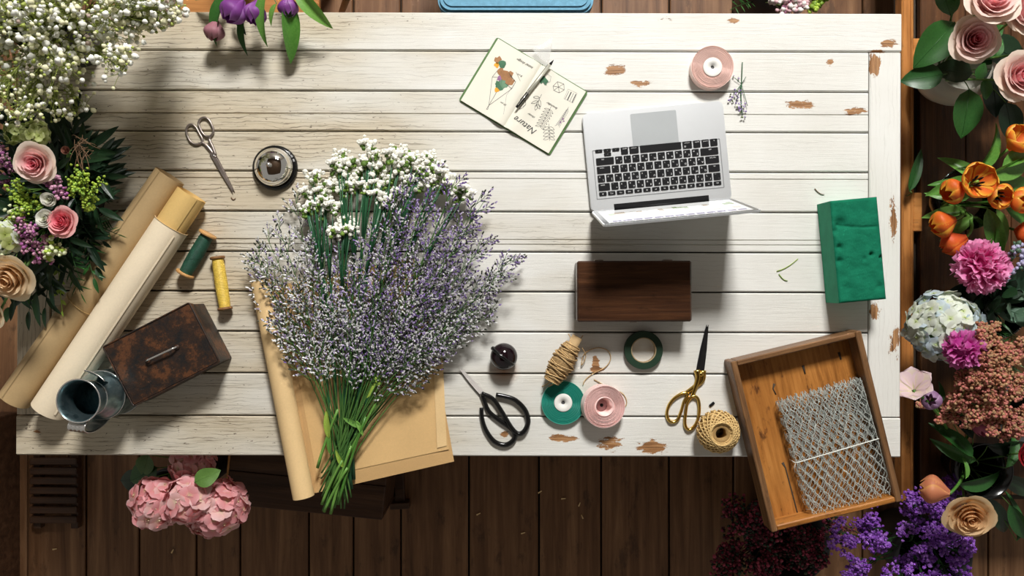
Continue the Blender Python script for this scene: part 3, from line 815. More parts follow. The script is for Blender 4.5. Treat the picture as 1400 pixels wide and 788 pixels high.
# ------------------------------------------------------------------ twine
M_TWINE = plain('jute_twine', (.50, .33, .15), .85, 0, .25, 300, .4, 500)
M_TWINE2 = plain('raffia_twine', (.62, .42, .17), .7, 0, .2, 300, .4, 500)
def twine_roll():
    a = W(754, 521, .030); b = W(786, 467, .030); d = b - a; L = d.length
    c = W(771, 492)
    t = Thing('twine_roll', 'coarse jute twine wound on a card tube, above the ribbons', 'twine', (c.x, c.y, TZ))
    ax = d.normalized(); o = t.loc(a)
    rot = xframe(o, ax)
    mb = MB(); mb.lathe([(.012, -.002), (.012, L + .012), (.0105, L + .012), (.0105, -.002)], 24, 0, rot @ RY(PI / 2), True, True); part('card_tube', mb, plain('card_tube', (.46, .31, .15), .8), t)
    random.seed(5)
    mb = MB(); pts = []
    turns = 74; n = turns * 18
    for i in range(n):
        u = i / n; ph = 2 * PI * turns * u; q = (u * 15) % 2; s = q if q < 1 else 2 - q
        s = .5 + .5 * math.sin((s - .5) * PI * .92)
        r = .0128 + (.0165 * math.sin(PI * (.06 + .88 * s)) ** .8) * (.35 + .65 * u) + .0009 * math.sin(ph * 2.37 + u * 40)
        x = L * (.0 + .90 * s) + .0025 * math.sin(ph * .37)
        pts.append(rot @ V(x, r * math.cos(ph), r * math.sin(ph)))
    mb.tube(pts, .0014, 5); part('winding', mb, M_TWINE, t)
    mb = MB(); mb.lathe([(.012, L * .01), (.022, L * .25), (.0255, L * .45), (.022, L * .68), (.012, L * .9)], 20, 0, rot @ RY(PI / 2)); part('inner_winding', mb, plain('twine_inner', (.30, .19, .08), .9, 0, .3, 200), t)
    for st in ([(757, 515), (750, 524), (741, 529)], [(762, 516), (758, 524), (750, 529)], [(782, 468), (779, 460), (777, 457)], [(790, 470), (794, 463), (797, 459)]):
        mb = MB(); mb.tube(smooth_open([t.loc(W(*p, .028 - .006 * i)) for i, p in enumerate(st)], 4), .0012, 5); part('loose_end', mb, M_TWINE, t)
    tail = [(796, 476, .022), (801, 487, .012), (795, 500, .006), (799, 484, .004), (815, 476, .002), (830, 479, .002), (835, 490, .002), (828, 502, .0025), (811, 511, .002), (800, 520, .002), (797, 527, .002)]
    mb = MB(); mb.tube(smooth_open([t.loc(W(*p)) for p in tail], 5), .0011, 5); part('tail', mb, M_TWINE, t)
    tail = [(812, 519, .002), (828, 528, .002), (840, 533, .002), (852, 539, .0022), (857, 551, .002), (851, 561, .002)]
    mb = MB(); mb.tube(smooth_open([t.loc(W(*p)) for p in tail], 5), .0011, 5); part('tail', mb, M_TWINE, t)
twine_roll()
def twine_ball():
    c = W(982, 590.5, .04); t = Thing('twine_ball', 'round ball of pale raffia twine with hollow centre', 'twine', (c.x, c.y, TZ))
    R = .0265; H = .044; G = Matrix.Scale(1.72, 4)
    for lay, (r0, tw) in enumerate(((.021, 26), (.0235, 30), (.0253, 34))):
        pts = []; n = tw * 16
        for i in range(n):
            u = i / n; ph = 2 * PI * tw * u * .93 + lay
            z = math.cos(ph); lon = 2 * PI * u * 5.0 + 1.15 * math.sin(ph) + lay * .7
            s = math.sqrt(max(0, 1 - z * z * .86))
            pts.append(V(r0 * (.26 + .82 * s) * math.cos(lon), r0 * (.26 + .82 * s) * math.sin(lon), H / 2 + z * r0 * .80))
        mb = MB(); mb.tube([G @ p for p in pts], .0016, 5); part('winding', mb, M_TWINE2, t)
    mb = MB(); pr = [(.0075, .004)]
    for i in range(13):
        a = -PI / 2 + PI * i / 12; pr.append((.0115 + .0125 * math.cos(a), H / 2 + .0165 * math.sin(a)))
    pr.append((.0075, .040)); mb.lathe(pr, 28, 0, G, True, True); part('core', mb, plain('raffia_core', (.36, .22, .08), .9), t)
twine_ball()

# ------------------------------------------------------------------ thread spools
def thread(name, label, pa, pb, rf, rt, h, mthread, mflange):
    a = W(*pa, h); b = W(*pb, h); d = b - a; L = d.length; c = (a + b) / 2
    t = Thing(name, label, 'thread', (c.x, c.y, TZ)); rot = xframe(t.loc(a), d) @ RY(PI / 2)
    for z in (0, L - .006):
        mb = MB(); mb.lathe([(0, z), (rf * .95, z), (rf, z + .0015), (rf, z + .0045), (rf * .95, z + .006), (0, z + .006)], 32, 0, rot); part('flange', mb, mflange, t)
    mb = MB(); pr = [(.004, .006)]; n = 60
    for i in range(n + 1):
        u = i / n; pr.append((rt * (.93 + .12 * math.sin(PI * u)) + (.0005 if i % 2 else 0), .006 + (L - .012) * u))
    pr.append((.004, L - .006)); mb.lathe(pr, 28, 0, rot, False); part('thread_winding', mb, mthread, t)
    mb = MB(); pts = []
    for i in range(70):
        u = i / 70; ph = u * 9; rr = rt * (.93 + .12 * math.sin(PI * u)) + .0006
        pts.append(rot @ V(rr * math.cos(ph), rr * math.sin(ph), .008 + (L - .016) * u))
    mb.tube(pts, .0004, 4); part('crossing_thread', mb, mthread, t)
    return t
thread('green_thread_spool', 'dark green thread on a pale wooden spool lying down', (252, 376), (285, 319), .021, .0150, .021, plain('dark_green_thread', (.006, .058, .032), .6, 0, .25, 120), M_SPOOL)
th = thread('yellow_thread_spool', 'yellow thread on a brown wooden spool lying down', (297, 351), (308, 424), .0165, .0130, .0165, plain('yellow_thread', (.72, .50, .075), .5, 0, .15, 120), M_SPOOLD)

# ------------------------------------------------------------------ metal box with wire handle
def rust():
    m = NT('rusted_black_metal'); v = m.obj((1, 1, 1))
    f = m.noise(v, 24, 9, .75); g2 = m.noise(v, 70, 5, .7)
    c = m.ramp(f, [(.40, (.013, .012, .012)), (.52, (.035, .018, .011)), (.60, (.11, .042, .017)), (.8, (.03, .018, .012))])
    c = m.mix(m.ramp(g2, [(.62, 0), (.75, .5)]), c, (.22, .10, .045))
    m.base(c); m.set(Roughness=.45, Metallic=0.0, Specular_IOR_Level=.35); m.bump(m.math('ADD', f, g2), .3, .002); return m.mat
def metal_box():
    M = rust(); h = .085
    c = W(220.5, 485, h); a = math.radians(27.2)
    t = Thing('metal_box', 'rusty black metal box with a wire handle on its lid', 'box', (c.x, c.y, TZ), a)
    L, D = .211, .145
    mb = MB(); mb.box((L - .004, D - .004, h - .022), (0, 0, (h - .022) / 2), .002); part('body', mb, M, t)
    mb = MB(); mb.box((L, D, .021), (0, 0, h - .0105), .003)
    lid = part('lid', mb, M, t)
    mb = MB(); mb.tube([(x, y, h) for x, y in rrect(L, D, .004, 3)], .0018, 6, closed=True)
    part('rolled_rim', mb, M, lid)
    pa = t.loc(W(199, 494, h + .012)); pb = t.loc(W(239, 475.5, h + .012))
    mb = MB(); pts = [V(pa.x, pa.y, h), V(pa.x, pa.y, h + .009), V(*(pa * .9 + pb * .1))[:] and (pa * .9 + pb * .1), (pa * .1 + pb * .9), V(pb.x, pb.y, h + .009), V(pb.x, pb.y, h)]
    pts[2].z = h + .013; pts[3].z = h + .013
    mb.tube(pts, .0021, 8); part('wire_handle', mb, M_STEEL, lid)
    for p in (pa, pb):
        mb = MB(); mb.lathe([(.006, h), (.006, h + .002), (.003, h + .004), (0, h + .004)], 16, 0, T3(p.x, p.y)); part('handle_boss', mb, M, lid)
metal_box()

# ------------------------------------------------------------------ galvanised pitcher
def pitcher():
    m = NT('galvanised_metal'); v = m.obj(); f = m.n('ShaderNodeTexVoronoi'); f.inputs['Scale'].default_value = 90; m.l(v, f.inputs['Vector'])
    g_ = m.noise(v, 25, 5)
    c = m.ramp(m.math('ADD', m.math('MULTIPLY', f.outputs['Color'], .35), m.math('MULTIPLY', g_, .65)), [(.3, (.10, .17, .19)), (.7, (.30, .40, .42))]); m.base(c); m.set(Roughness=.3, Metallic=.9)
    c0 = W(163, 534); H = .170
    t = Thing('metal_pitcher', 'galvanised metal pitcher with spout beside the rusty box', 'pitcher', (c0.x, c0.y, TZ))
    k_ = H / .146
    out = [(.052, 0), (.053, .004), (.053, .07), (.050, .085), (.040, .100), (.0365, .108), (.0372, .118), (.041, .136), (.0448, .1455)]
    inn = [(.0448, .1465), (.0425, .1455), (.0395, .136), (.0358, .118), (.0350, .108), (.038, .101), (.048, .085), (.051, .07), (.051, .004), (0, .003)]
    out = [(p, q * k_) for p, q in out]; inn = [(p, q * k_) for p, q in inn]
    mb = MB(); mb.lathe(out + inn, 56); part('body', mb, m.mat, t)
    mb = MB(); mb.tube([(.0448 * math.cos(a),   .0448 * math.sin(a), .146 * k_) for a in [2 * PI * i / 48 for i in range(48)]], .0015, 6, closed=True)
    for z, r in ((.108, .0372), (.070, .0534), (.003, .0534)):
        mb.tube([(r * math.cos(a), r * math.sin(a), z * k_) for a in [2 * PI * i / 48 for i in range(48)]], .001, 5, closed=True)
    part('rolled_rim', mb, M_STEEL, t)
    # spout on the side towards the paper rolls
    an = math.radians(62); d = V(math.cos(an), math.sin(an), 0); s = V(-d.y, d.x, 0)
    def fn(u, v):
        w_ = (1 - .35 * u) ; a = (v - .5) * 2.6
        return d * (.038 + .024 * u ** .8 * (.55 + .45 * math.cos(a * .75))) * 1.0 + s * (.026 * (.45 + .55 * u) * math.sin(a * .75) * 1.1) + V(0, 0, .100 + .058 * u)
    mb = MB(); mb.grid(fn, 8, 12); mb.grid(lambda u, v: fn(u, 1 - v) * .985 + V(0, 0, .0022), 8, 12); part('spout', mb, m.mat, t)
    mb = MB(); mb.tube([fn(1, v / 12) for v in range(13)], .0013, 6); part('spout_rim', mb, M_STEEL, t)
    an = math.radians(-97); d = V(math.cos(an), math.sin(an), 0); s = V(-d.y, d.x, 0)
    prof = [(.044, .160), (.056, .166), (.066, .156), (.070, .125), (.064, .09), (.053, .065)]
    P2 = smooth_open([V(r, 0, z) for r, z in prof], 5)
    mb = MB()
    def hf(u, v):
        p = P2[min(len(P2) - 1, int(round(u * (len(P2) - 1))))]; return d * p.x + V(0, 0, p.z) + s * (v - .5) * .034
    mb.grid(lambda u, v: hf(u, v) + d * .0016 * math.cos(v * 25), len(P2) - 1, 12); mb.grid(lambda u, v: hf(u, 1 - v) - d * .003, len(P2) - 1, 2)
    for sd in (0, 1): mb.tube([hf(u / 25, sd) for u in range(26)], .0014, 6)
    part('handle', mb, M_STEEL, t)
pitcher()

# ------------------------------------------------------------------ paper rolls
def paper(name, c, var=.08):
    m = NT(name); v = m.obj((1, 1, 1)); f = m.noise(v, 7, 5, .6); g_ = m.noise(v, 260, 3)
    lo = tuple(x * (1 - var) for x in c); hi = tuple(min(1, x * (1 + var)) for x in c)
    m.base(m.mix(.12, m.ramp(f, [(.3, lo), (.7, hi)]), m.ramp(g_, [(.35, tuple(x * .6 for x in c)), (.7, hi)]))); m.set(Roughness=.72); m.bump(f, .12, .004); return m.mat
M_KRAFT = paper('kraft_paper', (.58, .36, .15)); M_KRAFTL = paper('light_kraft', (.76, .53, .26)); M_CREAMP = paper('cream_wrapping', (.86, .73, .53), .05); M_YELP = paper('yellow_kraft', (.72, .48, .17)); M_KRAFTD = paper('grey_kraft', (.48, .33, .16))
def roll(mb, L, r0, r1, turns, thick=.0006, mi=0, M=None, n=40, x0=0.0, wob=0.0):
    """spiral of paper about the x axis"""
    N = int(n * turns)
    for s in (0, 1):
        def fn(u, v):
            i = u * N; a = i / n * 2 * PI; r = r0 + (r1 - r0) * u + (thick if s else 0) + wob * math.sin(a * 2.3 + v * 2)
            return (x0 + v * L, r * math.cos(a), r * math.sin(a))
        mb.grid(fn, N, 1, mi, M)
def paper_rolls():
    r = .0345; a = W(20, 547, r + .001); b = W(232.5, 241, r + .001); d = b - a; L = d.length
    t = Thing('kraft_paper_roll', 'brown kraft paper roll tied with string, beside the cream roll', 'paper roll', (a.x, a.y, TZ))
    rot = xframe(t.loc(a), d); mb = MB(); roll(mb, L, r - .006, r, 4.2, .0004, 0, rot); part('paper_tube', mb, M_KRAFTD, t)
    mb = MB(); xx = L * .43; mb.tube([rot @ V(xx + .006 * math.cos(q), (r + .0012) * math.cos(q), (r + .0012) * math.sin(q)) for q in [2 * PI * i / 32 for i in range(32)]], .0009, 5, closed=True); part('string_tie', mb, M_TWINE2, t)
    r = .0385; a = W(66, 561, r + .001); b = W(262, 267, r + .001); d = b - a; L = d.length
    t = Thing('cream_paper_roll', 'cream wrapping paper roll with yellow paper showing at one end', 'paper roll', (a.x, a.y, TZ))
    rot = xframe(t.loc(a), d)
    mb = MB(); roll(mb, L * .86, r - .003, r, 2.3, .0004, 0, rot @ RX_(1.9)); part('outer_paper', mb, M_CREAMP, t)
    mb = MB(); roll(mb, L * .99, r - .011, r - .0042, 4.3, .0004, 0, rot @ RX_(.5), 40, L * .012); part('inner_paper', mb, M_YELP, t)
    mb = MB(); ang = 2.32
    mb.grid(lambda u, v: rot @ V(L * .02 + v * L * .82, (r + .0007 + .001 * u) * math.cos(ang + .09 * u), (r + .0007 + .001 * u) * math.sin(ang + .09 * u)) , 4, 1)
    mb.grid(lambda u, v: rot @ V(L * .02 + v * L * .82, (r + .0013 + .001 * u) * math.cos(ang + .09 * u), (r + .0013 + .001 * u) * math.sin(ang + .09 * u)) , 4, 1)
    part('loose_edge', mb, M_CREAMP, t)
    mb = MB(); mb.tube([rot @ V(L * .86, (r + .0009) * math.cos(q), (r + .0009) * math.sin(q)) for q in [2 * PI * i / 32 for i in range(32)]], .0007, 5, closed=True); part('torn_edge', mb, M_KRAFTL, t)
paper_rolls()
def sheets():
    r = .0245; a = W(415, 680, r); b = W(357.5, 384, r); d = b - a; L = d.length
    t = Thing('unrolled_kraft_paper', 'light kraft paper roll partly unrolled under the flower bunch', 'paper roll', (a.x, a.y, TZ))
    rot = xframe(t.loc(a), d); mb = MB(); roll(mb, L, r - .005, r, 3.1, .0004, 0, rot @ RX_(-1.6)); part('rolled_part', mb, M_KRAFTL, t)
    q = [W(415, 678, .0008), W(610, 632, .0008), W(567, 352, .0008), W(365, 394, .0008)]
    def sheet(q, z, T=.0006, curl=0.0):
        mb = MB()
        for s in (0, 1):
            def fn(u, v):
                p = (q[0] * (1 - u) + q[1] * u) * (1 - v) + (q[3] * (1 - u) + q[2] * u) * v
                return V(p.x, p.y, TZ + z + s * T + curl * max(0, u - .8) ** 2 * 25)
            mb.grid(fn, 10, 8)
        return mb
    mb = sheet([p for p in q], .0006); mb.v = [tuple(Vector(p) - t.L) for p in mb.v]; part('unrolled_part', mb, M_KRAFT, t)
    q2 = [W(432, 674), W(621, 631), W(584, 420), W(395, 462)]
    o = solo('kraft_sheet', MB(), M_KRAFT, 'lowest kraft paper sheet reaching past the table edge', 'paper')
    mb = sheet(q2, .0018); o.data = build('kraft_sheet', mb, M_KRAFT)
    q3 = [W(434, 653), W(614, 614), W(587, 430), W(400, 470)]
    mb = sheet(q3, .0032, .0006, .002); o = solo('kraft_sheet', mb, paper('kraft_top', (.68, .44, .19)), 'topmost kraft paper sheet under the flower stems', 'paper')
    q4 = [W(598, 612), W(611, 609), W(605, 470), W(592, 474)]
    mb = sheet(q4, .0062, .0008); solo('kraft_strip', mb, M_KRAFTL, 'narrow folded kraft strip along the sheet edge', 'paper')
sheets()

# ------------------------------------------------------------------ wooden box, foam, tray and wire
def wooden_box():
    h = .078; c = W(867.5, 398.5, h)
    t = Thing('wooden_box', 'closed dark brown wooden box below the laptop', 'box', (c.x, c.y, TZ), math.radians(.2))
    L, D = .250, .133
    mb = MB(); mb.box((L - .003, D - .003, h - .03), (0, 0, (h - .03) / 2), .002); part('body', mb, M_BOX, t)
    mb = MB(); mb.box((L, D, .029), (0, 0, h - .0145), .0035); lid = part('lid', mb, M_BOX, t)
    for sx in (-.3, .31):
        mb = MB(); mb.box((.02, .003, .022), (sx * L, D / 2 + .0012, h - .03), .0008); mb.tube([(sx * L - .01, D / 2 + .002, h - .03), (sx * L + .01, D / 2 + .002, h - .03)], .0022, 8); part('hinge', mb, M_STEELD, t)
    mb = MB(); mb.box((.016, .003, .02), (0, -D / 2 - .001, h - .03), .0008); part('clasp', mb, M_STEELD, t)
wooden_box()
def foam():
    m = NT('floral_foam'); v = m.obj(rand=False); f = m.noise(v, 28, 4); g_ = m.noise(m.obj((6, 1, 1), False), 110, 5, .7)
    m.base(m.ramp(f, [(.3, (.004, .125, .066)), (.7, (.008, .18, .095))])); m.set(Roughness=.9, Specular_IOR_Level=.15); m.bump(m.math('ADD', m.math('MULTIPLY', g_, .5), m.noise(v, 45, 4)), .6, .004)
    h = .076; c = W(1173.8, 342, h); L, D = .2245, .103
    N = (44, 22)
    mb = MB(); random.seed(9)
    dents = [(-.035, .062, .012, .006), (.028, -.012, .004, .007), (-.012, -.045, .022, .003), (.048, -.02, .004, .006), (.012, -.02, .005, .003), (-.04, .01, .006, .006), (-.045, .045, .007, .004), (.04, -.085, .008, .003), (-.03, -.08, .01, .003), (-.043, -.02, .006, .005)]
    def topz(x, y):
        z = 0
        for dx, dy, r, dp in dents: z -= 1.5 * dp * math.exp(-((x - dx) ** 2 + (y - dy) ** 2) / r ** 2)
        # long scored groove
        gx = (x + .04) / .085
        if 0 < gx < 1:
            yy = .058 - .022 * gx + .006 * gx * gx * 2
            z -= .0035 * math.exp(-((y - yy) / .0025) ** 2)
        k = mnoise.noise((x * 130, y * 240, 3)); return z + mnoise.noise((x * 60, y * 60, 0)) * .0009 - .006 * max(0, k - .52) + .0007 * mnoise.noise((x * 90, y * 420, 7))
    def fn(u, v):
        x = (v - .5) * D; y = (u - .5) * L
        ex = max(0, abs(v - .5) * 2 - .93) / .07; ey = max(0, abs(u - .5) * 2 - .965) / .035
        return (x, y, h + topz(x, y) - .004 * max(ex, ey) ** 2.2)
    mb.grid(fn, N[0] * 2, N[1] * 2)
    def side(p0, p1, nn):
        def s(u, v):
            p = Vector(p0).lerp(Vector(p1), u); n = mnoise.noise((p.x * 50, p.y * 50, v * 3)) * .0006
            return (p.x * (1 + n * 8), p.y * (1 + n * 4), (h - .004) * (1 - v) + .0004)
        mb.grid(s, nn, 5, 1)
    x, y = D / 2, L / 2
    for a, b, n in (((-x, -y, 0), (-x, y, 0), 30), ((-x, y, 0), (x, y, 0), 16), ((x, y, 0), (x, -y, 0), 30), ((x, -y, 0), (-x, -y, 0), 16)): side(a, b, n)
    mb.add([(-x, -y, .0004), (x, -y, .0004), (x, y, .0004), (-x, y, .0004)], [[3, 2, 1, 0]])
    solo('floral_foam_block', mb, [m.mat, plain('foam_side', (.035, .30, .17), .9, 0, .1, 40, .2)], 'green floral foam brick with dents and a scored groove', 'foam', (c.x, c.y, TZ), math.radians(5.2))  # side faces in a paler green than the top
foam()
def tray():
    h = .058; c = W(1116.5, 590.5, h); a = math.radians(13.6); L, D = .296, .388
    t = Thing('wooden_tray', 'wooden drawer tray holding folded wire mesh, jutting over the table edge', 'tray', (c.x, c.y, TZ), a)
    mb = MB(); mb.box((D - .02, L - .02, .008)); part('bottom', mb, M_TRAY, t, T3(0, 0, .006) @ RZ(PI / 2))
    th = .0135
    for s in (-1, 1):
        mb = MB(); mb.box((D, th, h), (0, 0, 0), .0022); part('side', mb, M_TRAYE, t, T3(s * (L / 2 - th / 2), 0, h / 2) @ RZ(PI / 2))
        mb = MB(); mb.box((L - 2 * th, th * .9, h * .97), (0, 0, 0), .0022); part('end', mb, M_TRAYE if s > 0 else M_TRAY, t, T3(0, s * (D / 2 - th / 2), h * .485))
    for st in ([(1070, 633), (1074, 640), (1078, 655), (1086, 685), (1094, 716)], [(1059, 525), (1057, 532), (1061, 540)], [(1098, 500), (1101, 512)], [(1147, 482), (1150, 492)]):
        pts = [t.loc(W(x, y, .011)) for x, y in st]; mb = MB(); mb.tube([V(p.x, p.y, .0102) for p in pts], [.0032] + [.0016] * (len(pts) - 1), 6, flat=.3); part('dark_crack', mb, M_DARK, t)
    # wire mesh bundle
    q = W(1139.5, 610, .03); 
    k = Thing('wire_mesh_bundle', 'folded silver chicken wire bundle lying in the wooden tray', 'wire mesh', (q.x, q.y, TZ + .0105), math.radians(15.5))
    M_WIRE = plain('galvanised_wire', (.62, .66, .62), .35, .35, .15)
    Wm, Lm = .186, .262; random.seed(21)
    layers = 8
    for ly in range(layers):
        mb = MB(); cw = .0185; ch = .0245 if ly < 6 else .0215
        ox, oy = rnd(-.008, .008), rnd(-.008, .008); z0 = .002 + ly * .0047
        nx = int(Wm / cw); ny = int(Lm / (ch * .75)) ; shear = rnd(-.05, .05)
        top_half = (ly in (1, 3, 5))
        def pt(i, j, k2):
            # hex lattice: zig-zag rows
            x = -Wm / 2 + (i + .5 * (j % 2)) * cw + cw / 2
            y = -Lm / 2 + j * ch * .75 + (ch * .25 if k2 else 0)
            x += shear * y; r = (i * 131 + j * 71 + ly * 17) % 97 / 97
            x += ox * .3 + .0022 * (r - .5); y += oy * .3 + .0025 * ((r * 7) % 1 - .5)
            x = max(-Wm / 2, min(Wm / 2, x)); y = max(-Lm / 2 - .004, min(Lm / 2 + .006, y))
            return V(x, y, z0 + .003 * math.sin(x * 90 + ly) + .0025 * (r - .5))
        for j in range(ny + 1):
            if top_half and j < ny * .45: continue
            for i in range(-1, nx + 1):
                if i < 0 and j % 2 == 0: continue
                a0 = pt(i, j, 0); a1 = pt(i, j, 1)
                mb.tube([a0, a1], .00135, 4, cap=False)           # twisted double wire
                if j < ny:
                    # up-left and up-right neighbours of the upper end
                    for di in ((-1, 0) if j % 2 == 0 else (0, 1)):
                        ii = i + di
                        if -1 <= ii <= nx:
                            mb.tube([a1, (a1 + pt(ii, j + 1, 0)) / 2 + V(0, 0, .0008), pt(ii, j + 1, 0)], .00075, 3, cap=False)
        part('wire_layer', mb, M_WIRE, k, stuff=True)
    mb = MB()
    for s in (-1, 1):
        for j in range(24):
            y = -Lm / 2 + (j + .5) * Lm / 24; mb.tube([V(s * (Wm / 2 - .002), y, .003), V(s * (Wm / 2 + .0045), y + .004, .018), V(s * (Wm / 2 - .002), y + .008, .036)], .0008, 3, cap=False)
    for j in range(17):
        x = -Wm / 2 + (j + .5) * Wm / 17; y = Lm / 2
        mb.tube([V(x - .003, y - .004, .03), V(x + rnd(-.003, .003), y + rnd(.004, .010), .03 + rnd(0, .006)), V(x + .005, y - .004, .033)], .0007, 3, cap=False)
        mb.tube([V(x - .003, -y + .004, .03), V(x + rnd(-.003, .003), -y - rnd(.001, .006), .03), V(x + .005, -y + .004, .033)], .0007, 3, cap=False)
    part('folded_edge', mb, M_WIRE, k, stuff=True)
    mb = MB(); y = -.008
    mb.tube([V(-Wm / 2 - .005, y, .004), V(-Wm / 2 - .005, y, .036), V(-Wm / 2, y, .0405), V(Wm / 2, y + .003, .0405), V(Wm / 2 + .006, y, .034), V(Wm / 2 + .006, y, .004)], .0012, 6); mb.tube([V(-Wm / 2 - .004, y, .037), V(-Wm / 2 - .008, y - .015, .03), V(-Wm / 2 - .006, y - .026, .02)], .0008, 4)
    part('string_tie', mb, plain('white_string', (.72, .74, .68), .8), k)
tray()

# ================================================================== flowers
G_STEM = leafy('stem_green', (.06, .14, .025), (.13, .26, .05), .5, .1)
G_DSTEM = leafy('dark_stem_green', (.02, .07, .02), (.04, .12, .03), .5, .1)
G_LEAF = leafy('leaf_green', (.018, .085, .018), (.045, .16, .03), .38, .2)
G_DARK = leafy('dark_leaf_green', (.006, .022, .010), (.018, .05, .018), .38, .12)
G_TULIP = leafy('tulip_leaf_green', (.08, .24, .035), (.20, .42, .08), .36, .25)
G_LIME = leafy('lime_green', (.22, .36, .03), (.42, .58, .10), .5, .25)
G_GREY = leafy('grey_leaf_green', (.05, .12, .07), (.11, .19, .12), .5, .15)
G_BROWN = leafy('brown_twig', (.08, .04, .02), (.18, .10, .05), .7, .05)

_cache = {}
def cached(key, fn):
    if key not in _cache: _cache[key] = fn()
    return _cache[key]

def leaf_mb(L=1.0, Wd=.3, bend=.25, fold=.25, tip=1.0, nu=8, nv=4, wave=0.0, mi=0, M=None, mb=None, peak=.42):
    mb = mb or MB()
    def fn(u, v):
        s = (v - .5) * 2
        p = math.log(.5) / math.log(peak)
        w_ = Wd * .5 * max(0, math.sin(PI * u ** p)) ** (.8 * tip) + .004 * L
        a = bend * u
        z = -bend * .5 * L * u * u + fold * abs(s) * w_ + wave * L * math.sin(u * 9 + s * 2) * abs(s)
        return (L * u * math.cos(a * .5), s * w_, z)
    mb.grid(fn, nu, nv, mi, M)
    return mb
def leaf_mesh(kind, mat):
    P = {'rose': dict(Wd=.62, bend=.25, fold=.22, wave=.012), 'lance': dict(Wd=.24, bend=.3, fold=.35), 'tulip': dict(Wd=.29, bend=.6, fold=.7, nu=10), 'small': dict(Wd=.4, bend=.2, fold=.3, nu=5, nv=2), 'needle': dict(Wd=.10, bend=.2, fold=.2, nu=3, nv=2), 'round': dict(Wd=.8, bend=.2, fold=.12, nu=6, tip=.7), 'hyd': dict(Wd=.7, bend=.35, fold=.2, wave=.02)}[kind]
    def mk():
        mb = leaf_mb(**P)
        if kind in ('rose', 'hyd', 'lance'):
            mb.tube([(0, 0, .003), (.5, 0, -P['bend'] * .125 + .006), (.97, 0, -P['bend'] * .47 + .006)], [.012, .008, .002], 4)
        return build('leaf', mb, mat)
    return cached(('leaf', kind, mat.name), mk)
def put_leaf(t, kind, mat, pos, d, size, up=(0, 0, 1), roll=0.0, name='leaf'):
    return t.put(name, leaf_mesh(kind, mat), xframe(t.loc(pos), d, up, size, roll))
def stem(t, pts, r0, r1, mat=None, n=6, name='stem'):
    k = len(pts); mb = MB(); mb.tube([t.loc(p) for p in pts], [r0 + (r1 - r0) * i / (k - 1) for i in range(k)], n)
    return part(name, mb, mat or G_STEM, t)

# ---- roses
ROSE = [(2, .10, 1.04, 1.65, .01, .00), (3, .20, 1.06, 1.45, .02, .01), (3, .33, 1.06, 1.40, .03, .02), (4, .48, 1.03, 1.15, .05, .03), (5, .65, .97, 1.0, .08, .05), (5, .83, .86, .95, .12, .08), (5, 1.0, .68, .88, .16, .14)]
def rose_petal(layer, mat, var):
    n, rt, zt, ph, fl, dr = ROSE[layer]
    def mk():
        mb = MB(); ph2 = ph * (1 + .1 * var)
        def fn(u, v):
            s = (v - .5) * 2; ue = u * (1 - .10 * s * s - .06 * abs(s) ** 6)
            r = .05 + (rt - .05) * ue ** .55 + fl * max(0, (ue - .72) / .28) ** 2
            z = zt * ue - dr * max(0, (ue - .72) / .28) ** 2
            w_ = ph2 * (.45 + .55 * math.sin(PI / 2 * min(1, u * 1.5)))
            r += .035 * rt * math.sin(s * 4 + var * 2 + layer) * u
            z += .02 * math.sin(s * 6 + var * 3) * u * (layer > 3)
            return (r * math.cos(s * w_), r * math.sin(s * w_), z)
        mb.grid(fn, 8, 8, 0, None, True, lambda u, v: min(1, layer / 6 * .78 + .22 * u))
        return build('petal', mb, mat)
    return cached(('rose', layer, mat.name, var), mk)
R_PINK = petalmat('pale_pink_rose', [(0, (.84, .15, .24)), (.25, (.91, .36, .42)), (.5, (.93, .55, .55)), (.75, (.93, .72, .66)), (1, (.92, .82, .68))])
R_DEEP = petalmat('pink_rose', [(0, (.78, .07, .14)), (.5, (.90, .28, .34)), (1, (.90, .55, .52))])
R_CREAM = petalmat('cream_rose', [(0, (.70, .36, .14)), (.4, (.84, .58, .33)), (1, (.90, .78, .56))])
R_PEACH = petalmat('peach_rose', [(0, (.62, .30, .12)), (.5, (.82, .52, .26)), (1, (.88, .66, .38))])
R_WHITE = petalmat('white_petal', [(0, (.75, .78, .5)), (.4, (.86, .85, .78)), (1, (.9, .89, .84))])
def rose(label, head, R, axis, mat, base, leaves=0, group=None, layers=7, name='rose', lmat=None, seed=0):
    random.seed(seed * 13 + 5)
    t = Thing(name, label, 'flower', base, 0, group)
    ax = Vector(axis).normalized(); H = frame(t.loc(head), ax, rnd(0, 6), R)
    for li in range(layers):
        n = ROSE[li][0]; off = rnd(0, 6)
        for k in range(n):
            M = H @ RZ(off + 2 * PI * k / n + rnd(-.12, .12)) @ RY(rnd(-.05, .05)) @ Matrix.Scale(rnd(.95, 1.05), 4)
            t.put('petal', rose_petal(li, mat, k % 2), M)
    hb = Vector(head) - ax * R * .02
    mb = MB(); mb.lathe([(0, -.25), (.12, -.2), (.2, -.05), (.16, .1), (0, .12)], 10, 0, frame(t.loc(hb), ax, 0, R)); part('calyx', mb, G_STEM, t)
    for k in range(5):
        d = frame(Vector(), ax, k * 2 * PI / 5) @ V(1, 0, -.25); put_leaf(t, 'lance', G_STEM, hb, d, R * .6, ax, name='sepal')
    pts = bez(base, (Vector(base) + hb) / 2 - ax * .02 + V(0, 0, .02), hb - ax * R * .2, 8); stem(t, pts, .003, .0028)
    for k in range(leaves):
        p = pts[4 + k % 4]; a = rnd(0, 2 * PI); put_leaf(t, 'rose', lmat or G_LEAF, p, (math.cos(a), math.sin(a), .1), rnd(.045, .065))
    return t, pts

